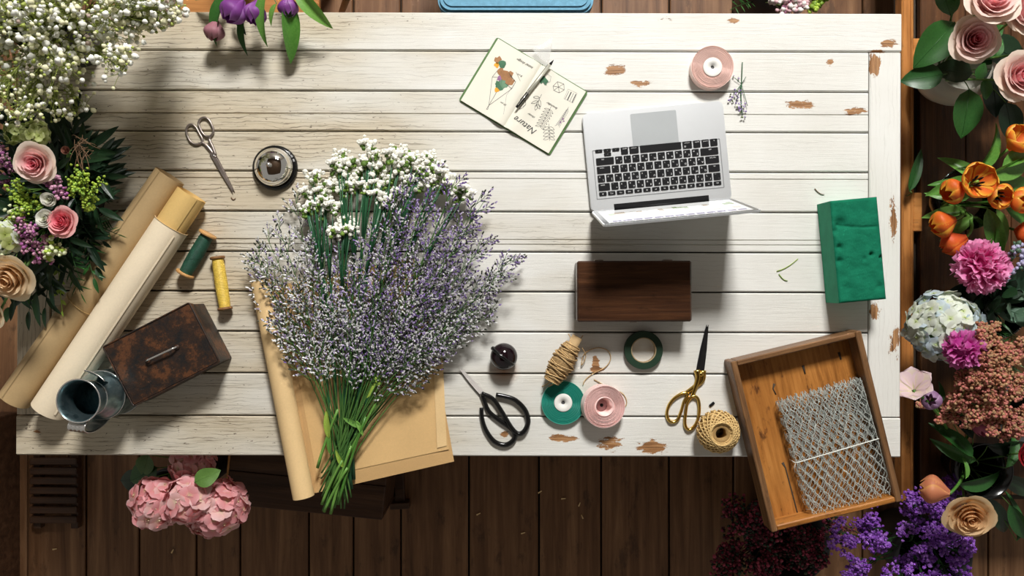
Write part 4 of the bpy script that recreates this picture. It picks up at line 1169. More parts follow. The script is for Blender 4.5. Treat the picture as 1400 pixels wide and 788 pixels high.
# ---- tulips
def tulip_petal(mat, opn, inner, var):
    def mk():
        mb = MB()
        def fn(u, v):
            s = (v - .5) * 2; ue = u * (1 - .05 * s * s)
            r = math.sin(PI * (.06 + .50 * ue + .28 * ue * ue)) * (1 - .08 * inner) * .95 * (1 - .25 * ue ** 3) + opn * (.15 * ue + .75 * ue ** 3)
            if opn < .3: r *= 1 - (.42 - .8 * opn) * max(0, ue) ** 4
            z = 2.0 * ue ** .92 * (1 - .10 * opn) - .25 * opn * ue ** 3
            w_ = 1.05 * (math.sin(PI * min(1, .12 + .80 * u ** .9)) ** .7) * (1 - .45 * max(0, u - .75) * 4 * .55)
            if u > .999: w_ *= .45
            r2 = r * (1 - .06 * abs(s) ** 3) + .03 * math.sin(3 * s + var)
            return (r2 * math.cos(s * w_), r2 * math.sin(s * w_), z)
        def tf(u, v):
            s = abs(v - .5) * 2; return max(0, min(1, .25 * u + .75 * max(s ** 2.2, max(0, u - .8) * 3.5)))
        mb.grid(fn, 10, 8, 0, None, True, tf)
        return build('petal', mb, mat)
    return cached(('tulip', mat.name, opn, inner, var), mk)
T_ORANGE = petalmat('orange_yellow_tulip', [(0, (.72, .10, .012)), (.3, (.82, .20, .02)), (.65, (.90, .46, .04)), (1, (.92, .62, .07))])
T_RED = petalmat('red_orange_tulip', [(0, (.78, .10, .02)), (.6, (.84, .17, .025)), (1, (.86, .34, .05))])
T_PURPLE = petalmat('purple_tulip', [(0, (.20, .03, .24)), (.5, (.34, .10, .42)), (1, (.52, .28, .60))])
T_PALE = petalmat('pale_pink_tulip', [(0, (.80, .72, .45)), (.3, (.84, .66, .68)), (1, (.80, .62, .70))])
T_DUSK = petalmat('dusky_pink_tulip', [(0, (.40, .16, .20)), (1, (.55, .28, .32))])
T_LILAC = petalmat('lilac_tulip', [(0, (.30, .14, .30)), (1, (.52, .34, .52))])
T_PEACH = petalmat('peach_tulip', [(0, (.62, .20, .10)), (.5, (.74, .30, .14)), (1, (.80, .44, .10))])
def tulip(label, head, R, axis, mat, base, opn=0.0, leaves=(), group=None, stamens=False, name='tulip', mid=None, stretch=1.0, spin=None):
    t = Thing(name, label, 'flower', base, 0, group)
    ax = Vector(axis).normalized()
    hb = Vector(head) - ax * R * 1.0 * stretch
    H = frame(t.loc(hb), ax, spin if spin is not None else rnd(0, 6), R) @ Matrix.Diagonal((1, 1, stretch, 1))
    for inner in (1, 0):
        for k in range(3):
            t.put('petal', tulip_petal(mat, opn, inner, k % 2), H @ RZ(2 * PI * k / 3 + inner * PI / 3 + rnd(-.08, .08)) @ RY(rnd(-.02, .06)))
    if stamens:
        for k in range(6):
            mb = MB(); a = k * PI / 3; mb.tube([V(.1 * math.cos(a), .1 * math.sin(a), .1), V(.3 * math.cos(a), .3 * math.sin(a), 1.0), V(.34 * math.cos(a), .34 * math.sin(a), 1.25)], [.05, .08, .03], 6, 0, True, False, H); part('stamen', mb, M_BLACKM, t)
        mb = MB(); mb.tube([V(0, 0, .1), V(0, 0, 1.0)], [.13, .1], 8, 0, True, False, H); part('pistil', mb, G_LIME, t)
    m_ = Vector(mid) if mid is not None else (Vector(base) + hb) / 2 - ax * .03
    pts = bez(base, m_, hb, 9); stem(t, pts, .0042, .0036, G_TULIP, 8)
    for (lb, ld, sz, roll) in leaves:
        put_leaf(t, 'tulip', G_TULIP, lb, ld, sz, (0, 0, 1), roll)
    return t

# ---- hydrangea
def floret_mesh(mat, var):
    def mk():
        random.seed(var + 40); mb = MB()
        for k in range(4):
            a = k * PI / 2 + rnd(-.1, .1); tw = rnd(-.25, .25); c = rnd(.0, .3)
            def fn(u, v):
                s = (v - .5) * 2; w_ = .62 * math.sin(PI * (.08 + .80 * u)) ** .75
                return (.06 + .94 * u, s * w_, .22 * u * u * c - .10 * s * s * u + .12 * s * tw + .10 * u)
            mb.grid(fn, 4, 4, 0, RZ(a), True, lambda u, v: u)
        v_, f_ = ico(.1, 0); mb.add([p + V(0, 0, .06) for p in v_], f_, 0, True, None, [0] * len(v_))
        return build('floret', mb, mat)
    return cached(('floret', mat.name, var), mk)
def hydrangea(label, centre, R, axis, mats, base, n=60, fs=.30, leaves=0, squash=.85, cover=2.0, lmat=None, group=None, seed=1):
    random.seed(seed)
    t = Thing('hydrangea', label, 'flower', base, 0, group); ax = Vector(axis).normalized()
    Q = frame(t.loc(centre), ax, rnd(0, 6), 1)
    mb = MB(); v_, f_ = ico(R * .72, 1, .05); mb.add(v_, f_, 0, True, Q @ Matrix.Diagonal((1, 1, squash, 1))); part('flower_core', mb, mats[0] if False else G_STEM, t)
    zmin = math.cos(cover)
    for i in range(n):
        z = 1 - (i + .5) / n * (1 - zmin); a = i * 2.39996 + rnd(-.2, .2); s = math.sqrt(max(0, 1 - z * z))
        d = V(s * math.cos(a), s * math.sin(a), z); rr = R * rnd(.86, 1.02)
        dj = (d + V(rnd(-.35, .35), rnd(-.35, .35), rnd(-.35, .35))).normalized()
        M = Q @ frame(V(d.x * rr, d.y * rr, d.z * rr * squash), dj, rnd(0, 6), R * fs * rnd(.85, 1.15))
        t.put('floret', floret_mesh(random.choice(mats), i % 4), M)
    pts = bez(base, (Vector(base) + Vector(centre)) / 2 + V(0, 0, .03), Vector(centre) - ax * R * .5, 6); stem(t, pts, .004, .004)
    for k in range(leaves):
        a = rnd(0, 2 * PI); put_leaf(t, 'hyd', lmat or G_LEAF, Vector(centre) - ax * R * .5, (math.cos(a), math.sin(a), -.05), rnd(.07, .10))
    return t
H_PINK = petalmat('pink_hydrangea', [(0, (.75, .55, .35)), (.3, (.80, .30, .33)), (1, (.84, .42, .46))])
H_PINK2 = petalmat('pale_pink_hydrangea', [(0, (.8, .65, .45)), (.4, (.84, .48, .46)), (1, (.86, .56, .58))])
H_WHITE = petalmat('white_hydrangea', [(0, (.6, .7, .3)), (.3, (.80, .84, .72)), (1, (.82, .86, .82))])
H_BLUE = petalmat('pale_blue_hydrangea', [(0, (.6, .7, .35)), (.3, (.66, .76, .78)), (1, (.55, .66, .80))])
H_GREEN = petalmat('green_hydrangea', [(0, (.35, .42, .08)), (.4, (.55, .62, .22)), (1, (.68, .72, .36))])

# ---- peony
def ruffle_mesh(mat, var):
    def mk():
        random.seed(var + 90); a0, a1 = rnd(0, 6), rnd(0, 6); mb = MB()
        def fn(u, v):
            s = (v - .5) * 2; w_ = .42 * (.35 + .65 * math.sin(PI / 2 * u))
            return (s * w_ * (1 - .1 * u), .16 * math.sin(s * 3 + a0) * u + .22 * s * s * u - .3 * u * u, u * (1 - .12 * s * s) + .09 * math.sin(s * 7 + a1) * u)
        mb.grid(fn, 5, 7, 0, None, True, lambda u, v: u); return build('petal', mb, mat)
    return cached(('ruf', mat.name, var), mk)
def peony(label, centre, R, axis, mat, base, n=85, group=None, cover=1.9, seed=1, squash=.8):
    random.seed(seed); t = Thing('peony', label, 'flower', base, 0, group); ax = Vector(axis).normalized(); Q = frame(t.loc(centre), ax, 0, 1)
    mb = MB(); v_, f_ = ico(R * .6, 1, .1); mb.add(v_, f_, 0, True, Q, [.2] * len(v_)); part('flower_core', mb, mat, t)
    zmin = math.cos(cover)
    for i in range(n):
        z = 1 - (i + .5) / n * (1 - zmin); a = i * 2.39996; s = math.sqrt(max(0, 1 - z * z)); d = V(s * math.cos(a), s * math.sin(a), z)
        dj = (d + V(rnd(-.3, .3), rnd(-.3, .3), rnd(-.2, .3))).normalized()
        t.put('petal', ruffle_mesh(mat, i % 4), Q @ frame(V(d.x, d.y, d.z * squash) * R * .42, dj, rnd(0, 6), R * rnd(.52, .66)))
    stem(t, bez(base, (Vector(base) + Vector(centre)) / 2, Vector(centre) - ax * R * .3, 6), .004, .004)
    return t
P_PINK = petalmat('pink_peony', [(0, (.62, .04, .26)), (.5, (.82, .14, .44)), (1, (.88, .38, .62))])
P_MAG = petalmat('magenta_peony', [(0, (.40, .02, .22)), (.5, (.62, .06, .38)), (1, (.74, .22, .52))])

# ---- small clustered blossoms joined into one part
def cluster_mb(mb, pts, r, mis, sub=0, jit=.25, squash=1.0):
    for p in pts:
        v_, f_ = ico(r * rnd(.7, 1.25), sub, jit); mb.add([q + p for q in v_], f_, random.choice(mis), True)
def sprig(label, cat, base, tip, mats, n, spread, r, name, group=None, smat=None, side=6, flat=1.0, sub=0):
    """stem with side twigs that carry small round buds"""
    t = Thing(name, label, cat, base, 0, group); b = t.loc(base); e = t.loc(tip); d = (e - b)
    mid = (b + e) / 2 + V(0, 0, .02); pts = bez(b, mid, e, 8); sm = MB(); sm.tube(pts, [.0022 - .0012 * i / 8 for i in range(9)], 5)
    fm = MB(); P = []
    for k in range(side):
        p = pts[min(8, 4 + k * 5 // side)]; q = e + V(rnd(-1, 1), rnd(-1, 1), rnd(-.5, .8) * flat) * spread
        sm.tube([p, (p + q) / 2 + V(0, 0, .004), q], [.0012, .001, .0007], 4)
        for i in range(n // side): P.append(q + V(rnd(-1, 1), rnd(-1, 1), rnd(-.6, .7) * flat) * spread * .45)
    cluster_mb(fm, P, r, range(len(mats)), sub)
    part('stem', sm, smat or G_STEM, t); part('blossom_cluster', fm, mats, t, stuff=True)
    return t
def foliage(label, base, tip, kind, mat, n, size, name='foliage_stem', group=None, curve=.03, updir=(0, 0, 1), smat=None, ang=.8):
    t = Thing(name, label, 'foliage', base, 0, group)
    pts = bez(base, (Vector(base) + Vector(tip)) / 2 + V(rnd(-.02, .02), rnd(-.02, .02), curve), tip, 12); stem(t, pts, .0022, .0008, smat or mat, 5)
    for k in range(n):
        i = int(3 + 9 * k / max(1, n - 1)); i = min(i, 12); p = pts[i]; d = (pts[min(12, i + 1)] - pts[max(0, i - 1)]).normalized()
        sd = d.cross(V(0, 0, 1))
        if sd.length < .05: sd = V(1, 0, 0)
        sd.normalize(); s = 1 if k % 2 else -1
        dd = d * math.cos(ang) + sd * s * math.sin(ang) + V(0, 0, rnd(-.15, .3)) if k < n - 1 else d
        put_leaf(t, kind, mat, p, dd, size * rnd(.75, 1.15), updir, rnd(-.4, .4))
    return t
def vase(name, label, c, prof, mat, n=40, cat='vase', rim=None):
    t = Thing(name, label, cat, c); mb = MB(); mb.lathe(prof, n); part('body', mb, mat, t)
    if rim:
        mb = MB(); r, z = rim; mb.tube([(r * math.cos(a), r * math.sin(a), z) for a in [2 * PI * i / n for i in range(n)]], .002, 6, closed=True); part('rim', mb, mat, t)
    return t

# ------------------------------------------------------------------ limonium and white statice bunch on the kraft paper
S_W = plain('limonium_white', (.74, .74, .73), .7, 0, .1); S_L = plain('limonium_lilac', (.46, .37, .60), .7, 0, .1); S_P = plain('limonium_purple', (.19, .11, .36), .7, 0, .12); S_D = plain('limonium_calyx', (.05, .06, .035), .8, 0, .2); S_G = plain('limonium_twig', (.14, .19, .07), .7, 0, .2)
STG = leafy('limonium_stem_green', (.035, .11, .022), (.09, .20, .04), .5, .05)
LIM = [('limonium sprig with mostly whitish florets in the big bunch', 'whitish limonium in the big bunch'), ('limonium sprig with pale lilac florets in the big bunch', 'lilac limonium in the big bunch'), ('limonium sprig with deep purple florets beside the white statice', 'purple limonium in the big bunch')]
def limonium(base, mid, tip, hw, wts, seed, nb=15, f0=.42, kind=0):
    """hw: half width of the flower head; wts: floret colour weights"""
    random.seed(seed)
    t = Thing('limonium', LIM[kind][0], 'flower', base, 0, LIM[kind][1])
    pts = [t.loc(p) for p in bez(base, mid, tip, 24)]
    L = sum((pts[i + 1] - pts[i]).length for i in range(24))
    sm = MB(); fm = MB(); sm.tube(pts, [.0021 - .0014 * i / 24 for i in range(25)], 5)
    def floret(p, d, s):
        d = d.normalized(); o1 = d.orthogonal().normalized(); o2 = d.cross(o1)
        L_ = .0078 * s; w_ = .0021 * s
        vs = [p, *[p + d * L_ * .62 + (o1 * math.cos(a) + o2 * math.sin(a)) * w_ for a in (0, 2.09, 4.19)], p + d * L_]
        fm.add(vs, [[0, 2, 1], [0, 3, 2], [0, 1, 3], [1, 2, 4], [2, 3, 4], [3, 1, 4]], random.choices((0, 1, 2, 3), wts)[0])
    for b in range(nb):
        u = f0 + (1 - f0) * (b / nb) ** .9; i = min(23, int(u * 24)); p = pts[i].lerp(pts[i + 1], u * 24 - i); d = (pts[i + 1] - pts[i]).normalized()
        sd = V(-d.y, d.x, 0).normalized() * (1 if b % 2 else -1)
        an = rnd(.35, .75); bl = hw * (1.25 - .85 * (b / nb)) * rnd(.7, 1.15)
        bd = (d * math.cos(an) + sd * math.sin(an) + V(0, 0, rnd(-.1, .42))).normalized()
        q = p + bd * bl + d * bl * .25
        bp = bez(p, p + bd * bl * .55, q, 6); sm.tube(bp, [.0010, .0009, .0008, .0007, .0006, .0006, .0005], 3)
        for k in range(6):
            w_ = .30 + .70 * k / 5; j = min(5, int(w_ * 6)); bpnt = bp[j].lerp(bp[j + 1], w_ * 6 - j)
            tw = (bp[j + 1] - bp[j]).normalized(); s2 = V(-tw.y, tw.x, rnd(-.2, .5)) * (1 if k % 2 else -1)
            e = bpnt + (tw * .75 + s2.normalized() * .6) * rnd(.009, .016)
            if k == 5: e = bpnt + tw * .014
            sm.tube([bpnt, e], .0005, 3, 0, False)
            for m in range(6):
                fp = bpnt.lerp(e, .2 + .8 * m / 5); fd = (e - bpnt).normalized() + V(rnd(-.5, .5), rnd(-.5, .5), rnd(.1, .9)) * .8
                floret(fp, fd, rnd(.7, 1.25))
    part('stem', sm, STG, t); part('florets', fm, [S_W, S_L, S_P, S_D], t, stuff=True)
    return t
def bunch():
    random.seed(77)
    # tip pixel, kind (0 whitish left, 1 lilac, 2 purple)
    tips = [(402, 262, 0), (348, 343, 0), (341, 357, 0), (377, 300, 0), (362, 318, 0), (352, 392, 0), (376, 440, 0), (420, 330, 0), (440, 360, 0), (405, 395, 0), (455, 420, 0), (430, 290, 0),
            (560, 240, 2), (597, 218, 2), (625, 240, 2), (660, 262, 2), (645, 285, 2), (662, 275, 2), (540, 265, 1), (515, 290, 1), (500, 320, 1), (580, 275, 2), (610, 290, 2), (635, 315, 2), (555, 305, 1), (530, 345, 1), (590, 330, 1), (485, 380, 1),
            (672, 322, 1), (706, 347, 1), (700, 352, 1), (690, 375, 0), (680, 421, 0), (676, 414, 0), (650, 430, 0), (608, 466, 0), (596, 468, 0), (640, 380, 1), (620, 410, 1), (570, 400, 0), (540, 430, 0), (500, 450, 0), (605, 365, 1), (650, 345, 1), (470, 330, 1), (575, 360, 1), (520, 400, 0), (480, 420, 0), (560, 450, 0), (635, 440, 0)]
    for i, (x, y, k) in enumerate(tips):
        dx = x - 480
        bx = 458 - dx * .10 + rnd(-10, 14); by = 668 + rnd(-25, 32)
        mx = 478 + dx * .22 + rnd(-10, 10); my = 520 + rnd(-20, 25)
        hh = .022 + .06 * (i * 7 % 11) / 11
        wts = ((7, 2, .5, 5), (4.5, 4, 1.5, 5), (2, 4.5, 4.5, 5))[k]
        limonium(W(bx, by, .010 + rnd(0, .022)), W(mx, my, .018 + hh * .6), W(x, y, hh), rnd(.040, .056), wts, 1000 + i, 15 if y < 400 else 12, .46 if y < 330 else .52, k)
    # leaves among the stems
    t = Thing('loose_leaf', 'pale curled leaf caught among the flower stems', 'leaf', W(513, 525, .05), 0, 'leaves among the flower stems')
    put_leaf(t, 'lance', G_LIME, W(518, 530, .05), (-.1, 1, .1), .05, name='blade')
    for x, y, dx, dy, s in ((450, 600, -.15, 1, .06), (495, 585, -1, .5, .045), (500, 545, .4, .6, .04), (515, 470, .1, 1, .035), (470, 640, -.4, .8, .04), (452, 622, -.1, 1, .05), (487, 575, .3, -.6, .035)):
        t = Thing('loose_leaf', 'pale curled leaf caught among the flower stems', 'leaf', W(x, y, .045), 0, 'leaves among the flower stems')
        put_leaf(t, 'lance', random.choice([G_LIME, G_LEAF, G_TULIP]), W(x, y, .047), (dx, dy, .1), s * 1.1, name='blade', roll=rnd(-.8, .8))
    # thick bare stalk ends at the bottom
    for x0, y0, x1, y1 in ((443, 700, 475, 640), (452, 703, 480, 610), (434, 640, 462, 560), (462, 690, 500, 570), (440, 690, 468, 630), (455, 668, 520, 540)):
        t = Thing('cut_stalk', 'thick cut green stalk at the foot of the bunch', 'stalk', W(x0, y0, .03), 0, 'cut stalks at the foot of the bunch')
        stem(t, bez(W(x0, y0, .034), W((x0 + x1) / 2 - 3, (y0 + y1) / 2, .042), W(x1, y1, .05), 6), .0036, .0028, G_TULIP)
bunch()
WH = plain('statice_white', (.84, .83, .74), .75, 0, .05, 60); WHC = leafy('statice_calyx', (.07, .15, .015), (.18, .30, .04), .6, .1)
def clump_mesh(var):
    def mk():
        random.seed(var + 300); mb = MB()
        for k in range(30):
            p = V(random.gauss(0, .5), random.gauss(0, .36), random.gauss(0, .25)); v_, f_ = ico(rnd(.17, .30), 1, .22); mb.add([q * 1.0 + p for q in v_], f_, 0 if k % 9 else 1, False)
        return build('white_flower_clump', mb, [WH, WHC])
    return cached(('clump', var), mk)
def white_statice(base, mid, tip, heads, seed):
    random.seed(seed)
    t = Thing('white_statice', 'white statice with papery clumps in the bunch', 'flower', base, 0, 'white statice stems in the bunch on the kraft paper')
    pts = bez(base, mid, tip, 12); mb = MB(); mb.tube([t.loc(p) for p in pts], [(.0046 if seed % 3 == 0 else .0030) - .0012 * i / 12 for i in range(13)], 6, flat=.55); part('stem', mb, leafy_statice, t)
    fork = pts[9]
    for (hx, hy) in heads:
        e = W(hx, hy, tip.z - TZ + rnd(-.012, .012)); d = (e - fork).normalized()
        mb = MB(); mb.tube([t.loc(fork), t.loc((fork + e) / 2 + V(0, 0, .004)), t.loc(e)], [.002, .0017, .0014], 5); 
        for k in range(6):
            v_, f_ = ico(.0046, 0, .3); o = t.loc(e) - d * .010 + V(rnd(-1, 1), rnd(-1, 1), rnd(-.6, .7)) * .010; mb.add([q + o for q in v_], f_, 1, True)
        part('calyx', mb, [leafy_statice, WHC], t)
        sd = V(-d.y, d.x, 0)
        t.put('white_flower_clump', clump_mesh(random.randrange(4)), xframe(t.loc(e), sd + V(0, 0, rnd(-.2, .2)), (0, 0, 1), rnd(.016, .023)))
    return t
leafy_statice = leafy('statice_stem_green', (.012, .075, .028), (.03, .14, .055), .45, .1)
for i, (tx, ty, hs) in enumerate([(432, 252, [(428, 243), (440, 262), (422, 262), (452, 252)]), (420, 275, [(418, 286), (430, 278), (445, 272)]), (470, 218, [(466, 212), (476, 226), (462, 224), (482, 240), (470, 236)]), (488, 245, [(492, 232), (480, 252), (498, 254), (470, 262)]),
                                   (505, 205, [(503, 198), (511, 212), (498, 220), (516, 226), (508, 236)]), (522, 240, [(524, 230), (532, 246), (516, 252)]), (545, 212, [(538, 212), (552, 206), (548, 224), (560, 218)]), (570, 220, [(566, 216), (580, 222), (574, 232), (588, 214)]), (600, 235, [(598, 232), (610, 240), (606, 254), (592, 246)]), (622, 265, [(620, 256), (628, 268), (638, 262)]), (560, 250, [(556, 246), (548, 262), (570, 256)]), (470, 300, [(468, 302), (480, 312), (462, 314)]), (446, 286, [(440, 290), (456, 282)]), (520, 272, [(516, 268), (528, 276)])]):
    white_statice(W(455 + i * 2.2, 650 + (i * 37 % 25), .012), W(468 + (tx - 470) * .25 + (i * 29 % 31) - 15, 470 + (i * 17 % 40) - 20, .03), W(tx, ty + 14, .040), hs, 500 + i)

# small sprig by the top spool
random.seed(4)
def small_sprig():
    t = Thing('limonium_sprig', 'single small limonium sprig lying by the pink ribbon spool', 'flower', W(1015, 85, .003))
    pts = smooth_open([t.loc(W(*p, .003)) for p in ((1015, 85), (1014, 110), (1013, 130), (1015, 158))], 4); mb = MB(); mb.tube(pts, .0011, 5)
    for x, y in ((1004, 106), (1020, 105), (1002, 130), (1006, 140), (1022, 145)): mb.tube([pts[5], t.loc(W(x, y, .006))], .0007, 4)
    part('stem', mb, leafy_statice, t); fm = MB(); P = []
    for cx, cy, n in ((1005, 138, 10), (1013, 145, 12), (1016, 155, 8), (1004, 108, 5), (1010, 128, 8), (1002, 132, 5)):
        for k in range(n): P.append(t.loc(W(cx + rnd(-6, 6), cy + rnd(-6, 6), rnd(.003, .009))))
    cluster_mb(fm, P, .0021, (0, 1, 2)); part('florets', fm, [S_P, S_G, S_L], t, stuff=True)
small_sprig()

# ------------------------------------------------------------------ baby's breath in a vase, far left corner of the table
M_POT = plain('grey_pot', (.03, .03, .03), .6, 0, .1); M_CERAM = plain('cream_ceramic', (.72, .70, .62), .25, 0, .04, 12)
GL = NT('clear_glass'); GL.base((.92, .97, .94)); GL.set(Roughness=.02, Transmission_Weight=1.0, IOR=1.3); M_GLASS = GL.mat
def bowlp(r0, r1, h, th=.004): return [(0, 0), (r0, 0), (r0 + (r1 - r0) * .6, h * .45), (r1, h), (r1 - th, h), (r0 + (r1 - r0) * .6 - th, h * .47), (r0 - th * .5, .006), (0, .006)]
vc = W(112, 62); vase('flower_pot', 'grey pot hidden under the white baby\'s breath', (vc.x, vc.y, TZ), bowlp(.05, .065, .17), M_POT)
def gypsophila():
    random.seed(31)
    base = Vector((vc.x, vc.y, TZ + .02))
    t = Thing('babys_breath', 'cloud of tiny white baby\'s breath blossoms over the table corner', 'flower', base)
    B_W = plain('gypsophila_white', (.86, .86, .78), .8, 0, .06); B_C = plain('gypsophila_cream', (.76, .74, .48), .8, 0, .08); B_G = leafy('gypsophila_green', (.32, .40, .06), (.52, .58, .16), .6, .1); TW = leafy('gypsophila_twig', (.16, .22, .03), (.32, .38, .08), .6, .05); B_P = plain('gypsophila_pinkish', (.55, .42, .36), .8)
    ms = [[build('blossom', (lambda m_: (m_.add(*ico(1, 1, .22), 0, True), m_)[1])(MB()), m) for _ in range(2)] for m in (B_W, B_C, B_P)]
    def lim(px, py):
        L = [(-60, 285), (0, 272), (25, 250), (50, 205), (100, 172), (130, 150), (160, 120), (172, 60)]
        for (y0, x0), (y1, x1) in zip(L[:-1], L[1:]):
            if y0 <= py <= y1: return px < x0 + (x1 - x0) * (py - y0) / (y1 - y0)
        return False
    sm = MB(); cand = []; hubs = 0
    while hubs < 76:
        px, py = rnd(-90, 265), rnd(-70, 158)
        if not lim(px + 8, py): continue
        hubs += 1; h = rnd(.13, .26) + .05 * (1 - min(1, abs(py - 40) / 130)); hub = W(px, py, h)
        lower = max(0, py - 70) / 90
        mid = (base + hub) / 2 + V(0, 0, .06); bp = bez(base + V(rnd(-.03, .03), rnd(-.03, .03), .12), mid, hub, 6); sm.tube([t.loc(p) for p in bp], [.0016, .0015, .0013, .0012, .001, .0009, .0008], 4)
        for k in range(52):
            q = hub + V(random.gauss(0, .021), random.gauss(0, .021), random.gauss(.012, .02))
            s = FPX / (CAMZ - q.z); qx, qy = 700 + q.x * s, 394 - q.y * s
            if not lim(qx, qy): continue
            b0 = bp[random.choice((4, 5, 6))]; m_ = (b0 + q) / 2 + V(rnd(-.006, .006), rnd(-.006, .006), -.004); sm.tube([t.loc(b0), t.loc(m_), t.loc(q)], [.0007, .0006, .0005], 3, 0, False)
            c = random.choices((0, 1, 2, 3), (5.5 - 3 * lower, 3 + 2 * lower, 1.2 if qx > 200 else .1, 3.4 + 2.6 * lower))[0]
            cand.append((q, c, random.choice((.0034, .0042, .005, .0064)) * rnd(.85, 1.1) * (.62 if c == 3 else 1) * (.85 if lower > .5 else 1)))
    cand.sort(key=lambda e: -(e[0].z - TZ) * (2 if -20 < 700 + e[0].x * 700 < 260 else .5) - e[2] * 20 + (9 if e[1] == 3 else 0))
    fm = MB()
    for i, (q, c, r) in enumerate(cand):
        if i < 300 and c < 3:
            t.put('blossom', ms[c][i % 2], frame(t.loc(q), (rnd(-1, 1), rnd(-1, 1), 1), rnd(0, 6), r))
        else:
            v_, f_ = ico(r, 0 if c == 3 else 1, .2); o = t.loc(q); fm.add([p + o for p in v_], f_, c, True)
    part('twigs', sm, TW, t, stuff=True); part('small_blossoms', fm, [B_W, B_C, B_P, B_G], t, stuff=True)
gypsophila()

# ------------------------------------------------------------------ mixed bouquet standing on the table, left
pc = W(108, 272); vase('flower_pot', 'dark pot hidden under the mixed rose bouquet', (pc.x, pc.y, TZ), bowlp(.06, .078, .12), M_POT)
PB = Vector((pc.x, pc.y, TZ + .03))
def pb(): return PB + V(rnd(-.03, .03), rnd(-.03, .03), 0)
random.seed(41)
rose('pale pink rose with cream outer petals in the mixed rose bouquet', W(54, 222, .225), .036, (.12, -.25, 1), R_PINK, pb(), seed=1)
rose('deeper pink rose beside two small white flowers', W(92, 305, .20), .029, (-.1, .05, 1), R_DEEP, pb(), seed=2)
rose('large cream rose low in the mixed rose bouquet', W(26, 374, .19), .046, (-.1, -.42, 1), R_CREAM, pb(), seed=3)
rose('small cream rose below the large cream rose', W(-4, 428, .16), .028, (-.2, -.3, 1), R_CREAM, pb(), seed=4)
rose('small dried brownish rosebud beside the bird nest twigs', W(93, 208, .19), .016, (.2, .1, 1), petalmat('dried_rose', [(0, (.30, .10, .07)), (1, (.42, .22, .15))]), pb(), seed=5, layers=4)
rose('tiny white flower above the deeper pink rose', W(70, 271, .205), .021, (.2, -.3, 1), R_WHITE, pb(), seed=6, layers=5, name='lisianthus')
rose('tiny white bell flower touching the deeper pink rose', W(67, 300, .205), .021, (0, 0, 1), R_WHITE, pb(), seed=7, layers=6, name='lisianthus')
hydrangea('pale green hydrangea head above the pale pink rose', W(50, 183, .20), .026, (0, .1, 1), [H_GREEN], pb(), 20, .42, seed=3)
hydrangea('small green hydrangea head below the baby\'s breath', W(20, 182, .17), .022, (-.1, .2, 1), [H_GREEN], pb(), 20, .42, seed=5)
hydrangea('white green hydrangea head at the mixed rose bouquet rim', W(2, 325, .19), .040, (-.2, .0, 1), [H_WHITE, H_GREEN], pb(), 34, .34, seed=4)
B_LIME = plain('viburnum_lime', (.36, .50, .05), .6, 0, .2); B_LIME2 = plain('viburnum_green', (.20, .34, .04), .6, 0, .2)
for x, y, h, s in ((112, 238, .20, .026), (122, 262, .18, .024), (100, 252, .20, .018), (35, 272, .20, .026), (20, 262, .19, .022), (40, 290, .19, .020), (125, 280, .16, .012)):
    sprig('lime green viburnum cluster in the mixed rose bouquet', 'flower', pb(), W(x, y, h), [B_LIME, B_LIME2, B_LIME], 84, s, .0030, 'viburnum_sprig', 'viburnum sprigs in the mixed rose bouquet', side=7)
WX_P = plain('wax_flower_purple', (.36, .10, .30), .6, 0, .2); WX_L = plain('wax_flower_pink', (.58, .30, .42), .6, 0, .2); WX_D = plain('wax_flower_dark', (.16, .05, .10), .7)
for x, y, h, s in ((83, 258, .21, .018), (72, 250, .20, .012), (38, 310, .20, .016), (45, 322, .20, .020), (52, 340, .19, .018), (35, 335, .19, .014), (60, 352, .17, .014), (3, 215, .18, .018), (8, 240, .17, .016), (70, 330, .18, .012)):
    sprig('dusky purple wax flower sprig in the mixed rose bouquet', 'flower', pb(), W(x, y, h), [WX_P, WX_L, WX_L, WX_D], 44, s, .0036, 'wax_flower_sprig', 'wax flower sprigs in the mixed rose bouquet', side=6)
B_WG = plain('white_green_buds', (.66, .70, .44), .7, 0, .12)
for x, y, h, s in ((20, 300, .19, .024), (78, 335, .19, .016), (10, 350, .19, .02), (70, 345, .18, .012)):
    sprig('greenish white bud sprig in the mixed rose bouquet', 'flower', pb(), W(x, y, h), [B_WG, B_WG, B_LIME], 40, s, .0045, 'bud_sprig', 'white bud sprigs in the mixed rose bouquet', side=6)
for x, y, h in ((146, 172, .10), (168, 186, .09), (176, 196, .08), (172, 222, .07), (184, 232, .06), (168, 246, .06), (165, 270, .05), (140, 182, .12)):
    t = Thing('ruscus_leaf_stem', 'dark pointed leaf stem reaching out over the white planks', 'foliage', pb(), 0, 'dark leaf stems of the mixed rose bouquet')
    e = W(x, y, h); s_ = PB.lerp(e, .42) + V(0, 0, .05); pts = bez(t.o.location, s_, e.lerp(s_, .55), 6); stem(t, pts, .002, .0012, G_DARK)
    for k in range(3):
        p = pts[4 + k % 3]; d = (e - p) + V(rnd(-.02, .02), rnd(-.02, .02), 0) * (k > 0); put_leaf(t, 'lance', G_DARK, p, d, (e - p).length * (1 if k == 0 else .8) if d.length > .03 else .05, (0, 0, 1), rnd(-.4, .4))
